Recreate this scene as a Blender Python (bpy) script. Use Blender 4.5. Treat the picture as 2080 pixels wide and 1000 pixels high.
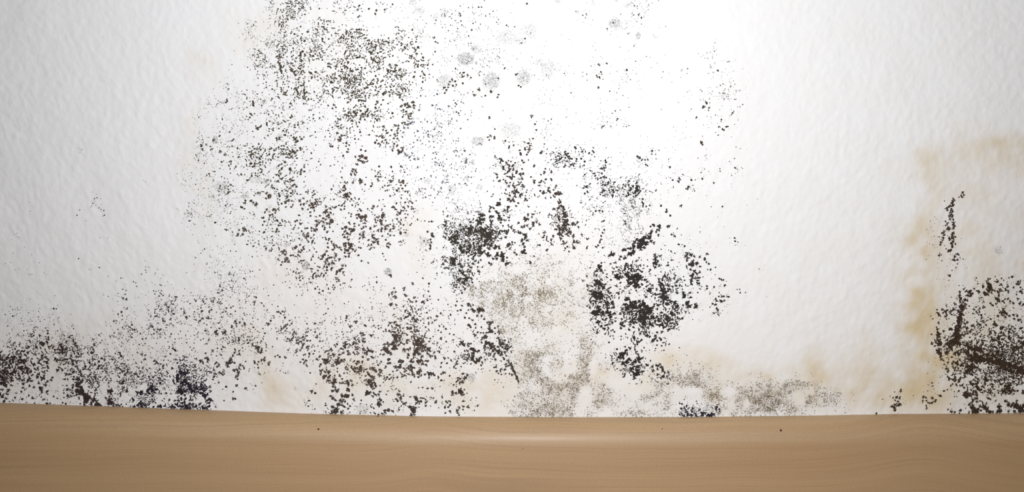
import bpy, math, random
import numpy as np

# ---------------------------------------------------------------- frame, units
S = 0.0004                 # metres on the wall per photo pixel
CX, CY = 1040.0, 500.0
ZC = 0.23                  # height of the optical axis over the floor
CAM_D = 0.90               # camera distance from the wall
def wx(px): return (np.asarray(px, float) - CX) * S
def wz(py): return ZC - (np.asarray(py, float) - CY) * S

scene = bpy.context.scene
for o in list(bpy.data.objects):
    bpy.data.objects.remove(o)
C = scene.collection

# ---------------------------------------------------------------- camera, world, light, exposure
cam = bpy.data.cameras.new('camera')
cam.sensor_width = 36.0
cam.lens = 36.0 * CAM_D / (2080 * S)
cam.clip_start = 0.01
cam_o = bpy.data.objects.new('camera', cam)
cam_o.location = (0, -CAM_D, ZC)
cam_o.rotation_euler = (math.radians(90), 0, 0)
C.objects.link(cam_o)
scene.camera = cam_o

world = bpy.data.worlds.new('room_light')
scene.world = world
world.use_nodes = True
world.node_tree.nodes['Background'].inputs[0].default_value = (0.86, 0.90, 1.0, 1)
world.node_tree.nodes['Background'].inputs[1].default_value = 0.035

fl = bpy.data.lights.new('camera_flash', 'AREA')      # the camera's own flash, beside the lens
fl.shape = 'RECTANGLE'; fl.size = 0.05; fl.size_y = 0.03
fl.energy = 5.25
fl.color = (0.985, 0.99, 1.0)
fl_o = bpy.data.objects.new('camera_flash', fl)
fl_o.location = (0.026, -0.65, ZC + 0.188)
fl_o.rotation_euler = (math.radians(90), 0, 0)
C.objects.link(fl_o)

scene.view_settings.view_transform = 'Standard'
scene.view_settings.look = 'None'
scene.view_settings.gamma = 1.0
scene.view_settings.use_curve_mapping = False
scene.view_settings.exposure = 0.0

rng = np.random.default_rng(7)

# ---------------------------------------------------------------- helpers
def mesh_obj(name, verts, faces, mat, parent=None, loc=(0, 0, 0), cols=None, smooth=True):
    me = bpy.data.meshes.new(name)
    me.from_pydata(verts, [], faces)
    if cols is not None:
        a = me.color_attributes.new('tint', 'FLOAT_COLOR', 'POINT')
        a.data.foreach_set('color', np.asarray(cols, np.float32).ravel())
    if smooth:
        me.polygons.foreach_set('use_smooth', [True] * len(me.polygons))
    me.materials.append(mat)
    me.update()
    o = bpy.data.objects.new(name, me)
    o.location = loc
    C.objects.link(o)
    if parent is not None:
        o.parent = parent
    return o

def new_mat(name, rough=0.9, spec=0.3):
    m = bpy.data.materials.new(name)
    m.use_nodes = True
    b = m.node_tree.nodes['Principled BSDF']
    b.inputs['Roughness'].default_value = rough
    b.inputs['Specular IOR Level'].default_value = spec
    return m, m.node_tree, b

def N(nt, kind, **kw):
    n = nt.nodes.new(kind)
    for k, v in kw.items():
        setattr(n, k, v)
    return n

# mould survey of the wall, tile by tile (photo pixels): density rows, dot sizes, clumps, thin-film density
T={}
T[360,0]=("""0000000005266
0000000004464
0000001513523
0000002523534
0000000236545
0000010453534
0000021354445
0000110143445
0000331023435
0002034334436""","2223 2223 2234 2234","")
T[620,0]=("""2324431332120
1112330320321
3542231103232
4545553114342
5544545554530
4533555531331
3245334544244
3445553345333
3444654445431
3443564445431""","3332 3443 4444 4443",
"""36,55,4 110,12,3 107,20,3 115,23,2 130,19,3 145,21,3 142,28,4 73,76,3 78,78,3 62,74,2 48,80,3 67,86,3 72,86,3 94,75,4 126,97,3 130,105,4 134,110,5 140,103,4 143,97,3 147,108,3 144,115,3 138,124,3 172,132,4 174,137,4 184,134,5 183,139,3 193,142,4 216,115,3 221,119,3 13,150,5 14,158,4 10,147,3 20,157,3 62,135,4 74,130,3 80,139,3 75,142,3 88,154,4 86,159,3 102,160,2 108,161,2 114,163,2 100,168,4 102,180,3 107,186,3 110,173,3 171,188,3 173,177,3 149,186,3 144,193,3 110,195,4 95,195,3 128,174,3 3,188,4 248,132,3 237,146,3""")
T[880,0]=("""0012311111000
1432322110000
3232313121000
2233232212100
2323233120110
1322134220200
2323442202321
2343321202132
2332110000120
3232221000121""","3322 3222 2222 3322",
"""190,8,3 55,33 25,33,2 4,48,2 2,77,4 5,85 4,105 81,100,2 45,140 54,149 62,148 60,156,5 70,153,4 76,158 39,162,4 44,165 34,167 47,172 60,170 40,175 32,172 23,178,4 26,183,4 30,178 24,189 93,182,4 95,185,2 84,193,4 105,194 98,197,2 107,171 113,169,2 132,160 145,139 170,151,4 168,154,2 178,177 173,174 182,159,2 132,193 131,198 179,88 187,78 205,153,2 80,187,2""")
T[1140,0]=("""0010001442000
0130002430000
0010013221100
1000212101000
0102111100000
0102000010100
1003202201000
2123123120202
1011132200010
0110122100002""","2222 2222 2222 2222",
"""51,28,2 52,31,2 44,31,2 49,36,2 144,27,2 146,31,2 157,30,3 163,36,3 153,44,2 163,49,2 148,94,2 149,91,1 75,131,3 78,133,2 92,129,3 80,147,3 82,151,2 72,154,3 77,157,3 79,160,2 75,179,3 74,177,2 52,151,2 53,163,2 6,149,2 133,143,3 132,150,2 99,186,2 113,189,2 125,194,2 20,189,2 206,146,2 257,140,2 135,69,2 105,47,3 100,47,2""")
T[1400,0]=("""0000000000000
0000000000000
0000000000000
0000000000000
0020000000000
0330000000000
0132100000000
0132210000000
0013300000000
2335420000000""","2222 2222 2222 2222","""51,104,2 58,144,3 23,183,2 25,186,2 84,175,2 83,178,2 70,184,2 69,190,2 79,192,2 36,118,1 68,171,2""")
T[360,200]=("""0024434444342
0132232324342
0101444334444
0132344114443
0053444233443
0154234554464
1243344453432
2324223343444
3333342224453
1134443345453""","2233 2234 2344 2344",
"""101,3,4 102,7 99,9 149,31 151,34 148,39 142,37,2 163,60,4 168,59 171,56 160,56,2 164,63 181,30,2 186,33 196,31,2 233,37,4 230,39 239,54 246,53 239,59 206,53 206,61 208,82,4 219,75,4 208,79 232,76 241,89,4 245,87 253,82,4 216,97 217,103 215,113 210,110,2 230,108,4 228,115,4 233,118 240,110,4 242,116 244,122 235,105 227,112 244,107 49,95 50,98 52,103 53,106,2 75,84,4 88,108,4 97,114,4 91,129 95,128,2 108,128,4 106,137 108,143,2 126,119,4 133,118,2 166,93 154,98 158,103 170,104 171,118 169,124,4 169,130 169,135 170,143 165,146,2 154,114 149,119 160,152 164,159 172,149 192,101 189,103 187,114 206,137 213,133 210,153,4 211,164,4 205,168,4 214,162 130,155 132,156,2 144,166,4 149,161,2 194,181,4 198,183 204,185 193,177 238,175,4 242,179,4 235,178 230,182 222,188 106,190,4 103,194 110,176 164,192,4 182,193,4 187,196,4 185,199 74,149,2 190,198 231,193 250,195,2 250,150 253,144 258,140 252,146 258,149 258,136 56,132,2 234,148,2 229,154,2""")
T[620,200]=("""4432343423421
2233655533421
3325443414432
3345422444134
1234420444333
2023321034432
3223122112322
2212321423322
1023333144332
4225422234343""","3444 3443 3333 3443",
"""88,8,4 92,3 58,14,4 62,18 55,21 47,15 90,28,4 93,31 87,30 95,36 84,35 95,45,4 97,47,2 114,36,4 117,33,4 119,31 112,41,4 121,43 128,36,4 127,33 137,34,4 142,42 147,45 152,46,2 110,49 143,20,4 148,25 143,13 147,7,4 122,16,4 106,24 159,4 198,3,4 195,15,4 203,13,5 208,10,4 210,15,4 207,19,4 218,8,5 220,14,5 213,18,4 221,20 200,23 205,27 215,31 214,36 233,13,2 233,18,2 73,60,4 70,43,4 66,41 67,57 66,70,4 71,80,5 75,76,4 68,84 72,87 84,90,4 51,97 56,98 50,92,2 88,104 86,109,4 77,116 160,58,4 158,64 165,65 167,71,4 158,80,5 163,84 150,92,4 146,86 157,88 166,89 173,76 183,56,4 189,56,4 189,62 197,50 202,49 201,60 188,71 183,77 182,73 175,65 181,93 187,96,4 191,109,6 197,107,4 197,101,4 178,106 112,118,4 109,125,5 115,128,5 120,130,4 122,122,5 117,117,5 110,118 125,121,4 127,128 105,134,4 113,105 123,107 102,119 103,146,4 96,148,4 94,155,4 101,155,4 105,151 99,144 97,144 112,166,5 111,171,4 115,169,4 98,171,4 82,172,4 86,170 80,180,5 82,185,4 78,187,4 71,190,4 92,193,4 83,196,6 87,198,5 75,161 148,166,4 149,159 143,158 154,160 149,150 142,147,2 170,167,2 200,169,5 196,170 195,177 204,178 203,189 208,190,4 175,139 13,112 18,188 19,195 228,67 224,76,2 229,140 157,181 162,177 153,184,2 167,187 177,181,2 174,176,2 248,48""")
SM="""903,25,8,9,2 885,35,6,8,2 968,100,10,9,3 961,99,4,6,3 946,120,18,13,5 903,165,16,14,3 998,165,18,18,4 1064,158,14,15,4 1030,77,20,16,2 1077,63,14,14,2 1060,85,10,8,2 1096,127,9,8,2 1114,140,16,18,2 931,66,5,4,2 924,81,5,4,2 1013,127,8,5,1 1133,4,6,5,2 1249,48,12,12,4 1296,73,5,8,4 1275,11,10,5,2 1173,25,4,4,2 1205,6,5,6,1 1250,1,6,4,2 1384,143,3,3,2 1332,76,4,4,1 438,285,6,8,5 449,381,12,12,3 520,366,14,8,2 543,370,8,7,3 447,309,3,3,5 457,314,3,3,4 535,208,5,5,2 500,398,9,8,2 568,276,7,5,2 574,395,6,5,2 722,365,4,4,3 868,368,8,6,2 853,22,12,8,2 838,5,8,6,2 813,78,7,7,2 865,75,12,6,1""".split()
T[880,200]=("""2232010000231
4332210101201
4421011200231
4220032100240
4231010334122
3243212034245
4334105542226
2433213553131
3433203553333
4331222464245""","3222 3332 3343 3344",
"""114,38,5 116,76,4 111,79 125,80,4 114,85 125,63 100,17,2 52,30 53,34,2 70,43,2 200,37,4 207,53 210,64 202,82 146,86 141,87,2 144,91,2 163,96 155,98 154,101 175,106 177,111 178,115,4 186,102,4 188,105 195,100 195,104,4 194,91 196,96 192,110 190,114 220,109,5 218,111 125,118 128,121,2 135,123 138,127,5 142,127 136,131 149,131,4 151,135 155,138,4 160,138,4 163,136 166,131 153,127 158,129 162,142 143,141,4 142,144 154,147,5 157,143 151,150 162,146 169,149,5 168,152 180,144 176,153,4 178,157 182,154,4 181,163,4 183,153 127,153 130,155 130,160 136,167 133,168 161,158,5 157,161,4 165,159 159,164 143,165 149,172,4 147,167 157,171 153,179,4 148,186 164,178,4 165,182,4 169,187,5 172,191,5 166,194,5 160,190,4 155,198,4 166,198,5 178,195,5 176,199,4 183,180,4 182,176 181,126 184,130 205,137 205,139 228,143 226,149 225,153 219,155 240,150 205,168,4 206,171 199,160 202,184,2 217,171,4 216,177,4 219,167 229,165 239,164 240,166 224,189,5 223,194,4 234,182,4 233,188,5 236,190,4 244,186 250,177,4 248,182 249,194,6 257,194,6 245,199,4 120,198,2 118,199,2 238,117,2 237,113,2 250,125,4 249,120 254,117,4 248,129 252,132 257,122 258,130,2 130,163,2 122,167,2""")
T[1140,200]=("""1010201000010
2112330001000
1103433000011
0000010000012
3322000020012
5443112334110
6541401453221
1134521012233
2244645632133
2253666742122""","2222 2222 3222 2332",
"""103,31,2 110,26,2 114,42 112,45,2 93,48,2 84,57 82,60,2 87,55,2 101,57,2 126,57,2 132,57,2 137,55,2 7,109,4 9,114,4 12,117 15,118,4 18,122,4 22,123 14,112 8,121 12,128,4 30,127 31,123 21,134,4 25,136,4 8,136,4 6,139 43,107 27,99 29,102 64,107 66,110 57,111 62,115,2 68,118,2 48,128 40,122 35,109,2 47,137,2 48,155 90,126 91,131 89,136 88,142,4 82,143,4 87,146 155,119,4 159,122,4 163,125 171,125 176,125 172,135 175,137 185,107 184,114,2 191,114,2 199,106,2 192,123,2 221,140 67,153 69,157 74,164,4 80,162 84,170 82,153 86,160,4 92,161 96,170,4 89,176,4 95,174 50,180,5 45,182 53,189,4 48,194 58,174 83,191,4 87,188 79,195 101,180,4 104,186,4 97,187 107,191 114,187 103,198,4 135,171 130,178,4 137,175,4 141,182,5 145,178,4 139,188,4 137,195,5 132,199,4 153,172,4 155,178,5 151,182,4 154,187,6 150,192,5 157,193,4 152,198,5 160,188 124,182 126,176 147,168,2 137,168 108,171 240,163,4 238,169,4 226,166 213,162,2 222,162,2 246,155,2 249,156,2 257,182,5""")
T[1400,200]=("""0423220000000
2221300000000
0123200000000
0122100000000
0200100000000
0200010000000
1211200000000
0311320000000
3210100000000
3100000000000""","2222 2222 2222 2222",
"""34,8 29,16,4 27,19 40,20 39,24,2 33,5,2 35,10 41,9,2 14,38 13,41,2 88,30 90,27,2 86,33,2 65,43 60,58 67,63 70,64 75,58 58,75,2 25,91,4 27,94 23,89 62,143,2 63,148,2 93,142 97,145,2 26,163 24,151,2 31,144,2 4,166 50,172 9,184,2 10,188,2 18,121,2 92,122,2 81,129,2 85,23,1 108,13,2 70,1,2 79,1,2""")
T[360,400]=("""1333443423354
2534342325323
1333343225433
0221235434434
0020001444444
0023311124545
0223312101444
0113444310134
0012454310224
2222544422113""","2234 2333 2233 2223",
"""138,13,4 139,8 133,22 137,24 130,20 151,8 155,12,4 159,17,4 162,15,4 149,8 181,3 188,2,4 182,27,4 179,31 188,38 198,25,4 206,25,4 201,29,4 194,28 200,33 187,46 178,50 176,43 174,57 172,43 223,3,4 221,9 225,8,4 221,13 237,9,2 221,20 232,21 249,7,4 256,3 258,14,4 254,24,4 251,16 206,16 209,53 206,58 211,58 203,66,4 201,70,4 207,71 176,72,4 248,38 244,48 240,50 236,66 135,64,4 138,67,5 141,69 133,75,4 124,76,4 123,80 126,68 129,80,2 70,36,2 66,40,2 78,53 100,67 97,66,2 107,34,2 99,18 103,14,2 29,35,2 30,41,2 143,97 155,101 148,73,2 154,88,2 241,103,5 239,105 218,110,5 216,114,4 220,117,4 211,112 222,128,5 219,132,4 226,132,4 223,124,4 205,127 211,138 214,133 257,105,5 254,108,4 256,75,4 253,70 258,80 248,85 250,97,4 247,111,4 251,113 245,118 231,119 248,133 236,152 241,155 247,155 242,165 249,165 255,165 250,170 181,105 191,110 231,148,2 88,182 92,190 136,166 128,184,2 106,172,2 112,188,2 149,152,2 138,195,2 224,78,2 108,110,2 120,111,2""")
T[620,400]=("""5534431223423
4262244435410
1552344544322
5434544454213
5343534543124
3344533120123
3463331110023
4445200010012
4434202200202
2333222322323""","4444 4443 4432 3333",
"""13,14,5 16,18,5 9,18,4 18,22,4 12,22 6,26 20,12 21,6 19,28 11,31 11,39 30,39 43,20,4 42,27,4 38,32,4 44,31,5 52,25,4 52,32,4 47,38,5 48,42,4 42,46,4 36,44 53,48,6 54,52,5 49,55,4 44,55 50,62 62,21,4 69,17 75,17,4 80,19 79,14 73,26 79,25 84,1,5 87,6 82,10 94,5 23,59,5 22,65,4 25,67 19,69,4 13,63 5,75,4 4,80,5 2,84,4 6,90,4 14,93,4 12,83 18,77 16,89 40,62 39,67 46,71,4 56,70 81,62,5 77,65,4 80,70,4 85,75,5 78,76,4 80,82,4 86,82 91,76,4 83,61,4 91,65,4 97,68,6 88,87,4 90,54,4 100,55 101,60 109,58 110,37,5 111,41,4 116,43,5 121,41,6 122,48,5 114,49,4 121,53,4 106,43 104,37 119,72,4 119,77,4 118,82,5 111,76 111,84 115,65 119,62 138,19 136,24 140,20 145,41 142,47,4 144,52 148,42 147,48 152,50,5 155,48,4 156,56,4 158,40,6 160,36,4 142,60,4 148,69,4 155,70,4 156,64,4 163,64,5 167,58,4 173,68,4 168,75 179,60 179,65 164,87 138,78,5 140,83,5 145,87,4 138,92,5 134,98,4 129,99,4 133,105,4 129,88 147,92,5 149,96 140,103 157,80 168,95,4 166,101,4 170,103 172,96 177,21,4 181,21 200,21 200,28 194,31,4 192,35,4 187,36 188,31 187,45 192,51,4 194,55 204,43 203,12 185,13 195,3 58,98,5 60,103,5 65,102 70,102,4 72,107,4 64,99 56,108 80,95,5 82,100,5 82,107,4 90,97,6 94,98,5 92,104,5 86,108,5 97,108,4 90,115,4 101,111 81,114 82,121,4 89,121 36,121,5 41,116,4 33,126,4 44,128,5 47,125 42,133,4 48,137,5 54,135,4 58,136,4 54,146,5 62,116,4 63,120,4 60,124 69,127,4 75,140,4 74,146,5 71,151,5 66,152,4 77,153,4 63,157,4 83,140 30,143 38,142 44,148,4 13,146,4 38,160,4 42,155 22,161,4 16,165 26,160 44,110,4 40,118 46,103 43,87 50,85 54,91 46,95 47,120 16,121 27,124 12,174 68,170,4 64,173 72,179 62,165 80,175 60,184 36,191 47,187 29,195 21,187 95,168 115,131,4 128,134 173,159,5 146,174 157,115 160,121,2 218,176,4 201,185,4 201,190 184,194 170,198 176,198 203,199 181,186 252,177 250,192 249,71 257,50 257,75,4 258,80,5 255,87 256,93 254,98 245,108,2 131,178,2 139,183,2""")
SM+="""970,287,14,9,4 1037,265,22,14,2 975,380,8,6,2 918,385,9,12,2 947,363,6,5,3 961,330,5,6,3 1036,309,4,4,2 1050,340,6,6,2 621,540,9,9,4 475,490,6,8,1 583,497,8,6,2 435,404,8,6,1 495,400,6,4,3 788,552,8,8,5 860,492,14,10,2 845,430,8,6,1 735,476,5,7,3 827,478,5,4,2""".split()
T[880,400]=("""2343323444124
2454544523425
2556653435416
3678786544235
2577775434243
1367755434330
4665534410110
3566410000000
1177200000000
2144000000000""","2334 3444 3432 3322",
"""153,5,5 158,9,5 162,7,5 153,3 165,10 187,6,5 190,8 173,13 133,15,6 136,6 130,17 116,20,4 123,23,4 115,24 115,30,4 153,22,5 150,26 144,28,4 151,31 117,40,5 121,40,4 117,50,5 117,57,5 118,62,4 128,30,4 132,34,5 134,40,6 136,47,5 137,52 143,38 142,59 153,42,4 154,48 145,48,4 153,57 158,62,5 163,67,4 165,72 134,42,4 95,35,5 100,38,6 95,45,6 102,45,5 92,52,6 97,54,5 88,48,4 76,52,4 76,58,4 75,65,7 75,72,6 80,62,4 88,60,4 85,70,6 92,70,7 98,65,6 100,75,7 105,70,6 110,75,7 116,75,7 119,70,5 110,82,7 116,85,6 108,90,6 105,80,5 97,85,5 92,85,4 119,95,5 126,84,5 130,80,4 133,75,5 126,70,5 135,70,4 140,69,4 145,70,4 149,69,4 149,75,4 147,82,4 138,85,4 24,50,5 23,58,5 25,65,4 25,75,4 24,82,4 35,84,6 43,84,7 48,80,6 45,90,6 38,92,5 48,70,5 55,58,5 62,65,4 50,95,5 55,105,6 60,112,6 68,113,5 65,90,5 72,92,5 75,100,6 82,105,5 70,105,5 55,98,4 63,97,4 92,95,5 95,102,6 105,98,5 113,105,5 117,100,5 127,102,6 134,104,5 96,113,6 104,111,4 110,117,6 115,120,4 85,115,5 78,118,4 72,120,4 130,118,6 130,125,5 140,118,7 142,127,6 121,126,4 38,125,6 42,130,7 46,126,5 42,137,6 35,134,4 25,130,4 20,137,5 24,146,4 30,145,4 53,137,5 80,127,4 86,131,4 92,134,4 97,128 82,137,4 71,128 72,140,4 58,143,5 56,150,5 60,156,6 65,160,5 66,168,7 62,175,6 70,165,5 77,167,4 53,168,6 75,152,4 80,175 65,187,4 58,195 92,150,4 90,142 94,153 118,137,4 113,134 150,135,6 155,133 173,52,4 187,45,6 192,45,5 193,36,4 202,36,4 200,41 203,54,5 210,50,4 216,56,4 180,62,4 185,60,4 190,59,4 197,65,4 202,60,4 173,72,5 178,74,4 187,78,6 188,84,5 192,88,4 180,88,5 183,95,5 186,101,4 183,112,7 154,97,6 160,92 166,93 156,105,4 150,124 165,113 169,117 225,73,4 225,79 243,80,4 240,88,4 241,96,4 231,109,4 236,37,4 215,98,4 245,24,4 254,24,5 256,12,5 258,18,4 249,37 255,40,5 256,48,5 252,60,5 257,65,6 249,66,4 258,75,6 258,84,5 168,19 194,20 212,1,2 228,3 239,1 205,121 197,132 197,135""",
"""0000000000000
0000000000000
0000000000000
0000000000000
0000000000200
0000000020300
0000020044444
0000234555555
0000556677564
0006777888776""")
T[1140,400]=("""3044346653100
6124426751100
6532426423000
7323335443130
4523445442222
3212345513224
0012333325434
0034356644443
0236545644653
0027644445755""","3222 4234 3443 3444",
"""3,20,5 6,26,5 7,33,6 8,40,6 12,37,4 8,50,7 5,58,7 13,55,5 3,68,6 10,65,5 18,72,6 12,75,5 24,80,5 3,80,4 22,56,5 28,56,5 33,52,4 35,61,4 6,95 26,90,5 31,92,4 25,103,5 12,101 8,105 42,77,4 54,85,4 52,103,4 71,102,4 75,98 78,93 80,87,4 81,80 84,73 87,67 75,112,2 102,117,6 98,120,4 107,115,4 118,126,4 121,121,4 109,134,4 100,136 125,108,4 130,107,5 137,105,5 142,105,4 129,124,5 140,115,6 147,112,6 136,118,4 147,100,6 148,93,5 153,86,5 160,95,8 166,90,8 172,95,7 170,83,6 168,102,5 158,102,6 160,90,6 178,83,6 181,75,5 183,69,4 181,90,5 187,93,4 162,108,4 188,59,5 196,67,5 199,60,6 197,77,4 193,72 181,61 214,28,4 213,31 218,60,5 243,19,4 222,38 229,80,4 224,77 239,97 250,100 202,19 190,118,5 191,125,6 196,130,5 191,135,6 190,143,5 198,140,4 201,120,4 224,129 217,134 216,140,4 256,115,5 252,122,4 257,125,5 255,131 254,142,4 81,134 77,142,6 80,150,5 72,150,5 85,155 72,160,4 105,154,4 112,162,7 118,164,6 125,163,4 128,149,5 142,141,4 142,149,5 148,150,4 154,148,5 160,150,4 164,152 134,158,7 138,165,8 145,163,7 150,160,6 156,158,6 160,165,7 155,168,7 148,172,8 140,176,7 150,182,7 155,180,7 163,178,4 136,170,5 170,168,5 175,173,4 180,177 185,181,4 153,130,4 158,124 175,141 180,149 112,181,4 120,175 119,187 115,195,5 100,168 53,182,5 54,189 44,170,4 52,161 70,170,5 75,175,7 68,180,5 82,168,4 80,178,6 90,177,4 85,185,6 76,186,5 65,197,7 72,195,7 80,197,6 95,192,5 100,195,4 210,160,5 198,168,4 215,165,4 234,172,4 225,182,4 198,178 180,190,6 193,188,4 205,190,6 212,193,6 207,198,7 218,190,5 236,195,5 248,195,5 240,180,4 250,170 203,188,4 165,12,4 166,18,4 173,20 180,18 165,5 178,25,2 85,50,4 84,30 78,28 70,29 65,32,2 130,55 130,50""",
"""0000000000000
0000000000000
0000000000000
0000000000000
0000000000000
0002000000000
3220000000000
4330000000000
5310000000000
5430000000000""")
T[1400,400]=("""0001011000000
0011000000000
0000000000000
1201000000000
2100310000000
4310000000000
4300000000000
4320000200000
5313000000000
3333120000000""","2222 2222 3222 3222",
"""2,117,5 4,120 10,121,4 21,122,4 36,116,4 31,124,4 31,128 35,133 39,137 16,135,5 7,132,5 4,138,6 8,136,5 2,147,4 22,142 10,152,5 6,160,6 15,156,4 20,154,4 5,167,5 13,164,4 19,165,5 18,170,4 3,172,5 4,178,4 17,176,4 20,176 67,20 92,84 93,90 98,92,2 61,166 65,169 69,169 72,180 50,183 36,182 36,187 37,148,2 43,148 103,195 114,195,2 102,188,2 142,146,2 61,195,2 43,196,2 2,195,4""","")
T[880,600]=("""1233100000000
3334510000000
3313441000000
3303454000000
3244455400000
4235467600000
3446545500000
3342314530000
3254003340000
3352001000000""","3322 3343 3343 3332",
"""49,13 58,21 56,30 46,21 72,19,5 75,21,4 81,20 79,28,4 83,31,5 67,37 72,30 94,31,7 100,28,5 92,35,4 101,32,4 90,42,4 98,41,4 104,48 79,51,4 86,58,4 74,62,5 76,65 64,46 73,47 110,55 116,57,6 120,54,4 115,66,5 117,73,6 113,76 98,65 104,85,6 109,84,4 108,76 102,76 85,82,4 83,79 86,66 90,75 126,78 133,73,4 134,78 125,67 120,75 97,76 131,64 131,87,4 59,96,6 63,100,5 71,98,4 71,104,4 54,100 77,99 76,108,4 64,113 70,113,4 80,110,6 85,113,5 90,114,4 80,118,5 93,113 73,122,5 70,128,4 68,132,4 60,127 80,128,7 84,135,5 90,132,6 94,128,4 97,127 86,137,4 99,136,4 105,131 99,96 108,96,5 112,97,6 105,103,5 118,100,6 122,103,5 117,106,5 125,108,5 121,112,5 135,92,5 141,91 137,100,5 142,97,5 131,105,4 140,105,4 145,108,4 149,104,5 152,103,4 150,109,5 146,115,5 139,118,5 133,113,5 128,112,4 125,118,4 130,115,4 134,118,4 138,122,4 123,124,4 126,131,4 108,119 116,119 143,128,4 144,130 152,132,4 154,136,4 157,140,5 160,145,5 162,150,5 164,155,5 166,160,5 169,165,5 170,170,5 148,140,4 148,145,4 153,143 146,151,4 128,144,4 124,146 138,150,4 136,154 129,155,4 132,158 147,159 155,159 160,162,4 173,176 115,153,2 4,127,5 3,115 1,117 13,115 13,106 23,129,4 30,127 36,132 17,137 28,138 47,139,4 42,146 49,134 51,128 57,145 76,140 15,145 21,158,4 24,157 16,160 11,167,4 3,163 33,163 60,160,4 70,161,4 64,169,5 67,168,4 55,170,4 59,174 54,178,4 59,177,4 50,168 42,182 47,182,2 16,173 54,195,5 58,196,4 57,190 38,197,4 47,198 40,91 15,36 8,42,4 35,40 17,59,2 13,63 21,64 26,68 10,71 16,75 16,86 43,114 97,143""",
"""0000477777876
0000056676644
0000005666635
0000006655333
0000000563434
0000000055553
0000000056765
0000000057755
0000000027895
0000000006477""")
T[1140,600]=("""0037645534744
0046657884565
0025645786763
0015534564530
0012213545410
0000034432210
0000165541022
0000136745520
0000001524500
0001000000000""","3444 3444 2343 2343",
"""70,3,7 78,4,7 84,2,6 73,8,5 70,14,4 60,14,5 65,18,4 58,24,4 80,14,5 75,24,6 77,30,6 65,34,7 72,36,7 83,35,6 92,18,7 94,25,5 103,16,6 105,25,5 98,26,4 95,35,7 107,37,5 100,40,5 88,42,4 90,50,5 82,43,4 75,55,6 80,63,5 87,68,5 73,75,4 97,58,4 103,55,4 110,53,4 95,65 105,70 120,67,4 119,38,4 127,35,5 133,7,6 138,8,4 130,20,5 135,26,6 142,15,6 150,15,6 158,13,5 145,22,7 152,25,6 160,22,6 168,18,8 173,24,8 180,28,7 165,30,7 160,35,6 168,36,7 176,36,6 182,32,6 185,27,4 132,30,5 142,33,5 165,45,8 172,45,7 168,55,8 160,50,6 178,48,5 184,45,6 180,58,6 175,65,4 186,62,4 155,48,5 145,52,5 140,54,4 152,55,4 165,64,5 158,70,4 147,65,4 140,60,4 137,70,4 130,52,4 147,76,4 148,84,5 149,90,4 160,78,4 162,92,4 157,95 131,78 173,3,4 190,5 205,3,6 212,5,7 217,10,5 203,12,4 215,17,6 222,14,5 195,20,5 230,15,6 235,23,6 227,25,4 225,37,6 230,40,4 220,48 238,48,4 245,47,4 240,37 203,35,4 210,40,4 199,53,5 202,60,6 207,65,5 215,60,4 218,70,5 230,58,4 222,56 203,47,4 175,82,5 180,85 192,83,4 188,92,5 192,87,5 184,93,4 205,74,4 200,87 195,75 255,15,6 257,24,5 250,3,6 247,20 140,108,5 133,112,5 128,118,6 122,121,7 118,127,5 113,130,4 125,127,5 134,119,4 153,115,4 149,110 130,104 113,110 155,120,4 125,138,6 133,135,6 138,130,5 130,142,4 150,135,6 157,130,6 163,128,5 145,140,5 142,150,6 147,145,5 155,145,6 155,153,6 152,160,7 157,160,5 148,168,5 160,136,4 174,142,5 181,133 185,145,5 187,152,5 195,143,5 200,140,4 203,145,5 196,150,4 205,153,5 210,158,4 217,157,4 207,165,5 202,168,4 215,180 195,160,4 214,165""",
"""5440000000000
5540000000000
4440000000000
2233000000000
1253100000000
1474000000000
4585100000000
2585454000023
5782122244567
7775132434757""")
SM.append("958,768,9,9,4")
T[1400,600]=("""3045200100000
5141000000000
2000000000000
0000000000000
1000000000000
0000000000000
0000000000000
0000000000000
0000000000000
0000000000000""","3322 2222 2222 2222",
"""2,5,4 2,22,5 12,20,5 10,26,4 14,23,4 15,20 54,7 55,11,4 60,3 66,2,4 70,2 63,11,4 71,11 78,3,4 47,18 52,19 54,19 48,36,2 42,24,2 59,35,2 65,13,4""",
"""0000000000000
0000000000000
0000000000000
0000000000000
0000000000000
0000000000000
0000000000000
6320000000000
8530003310233
7565673566764""")
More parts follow.
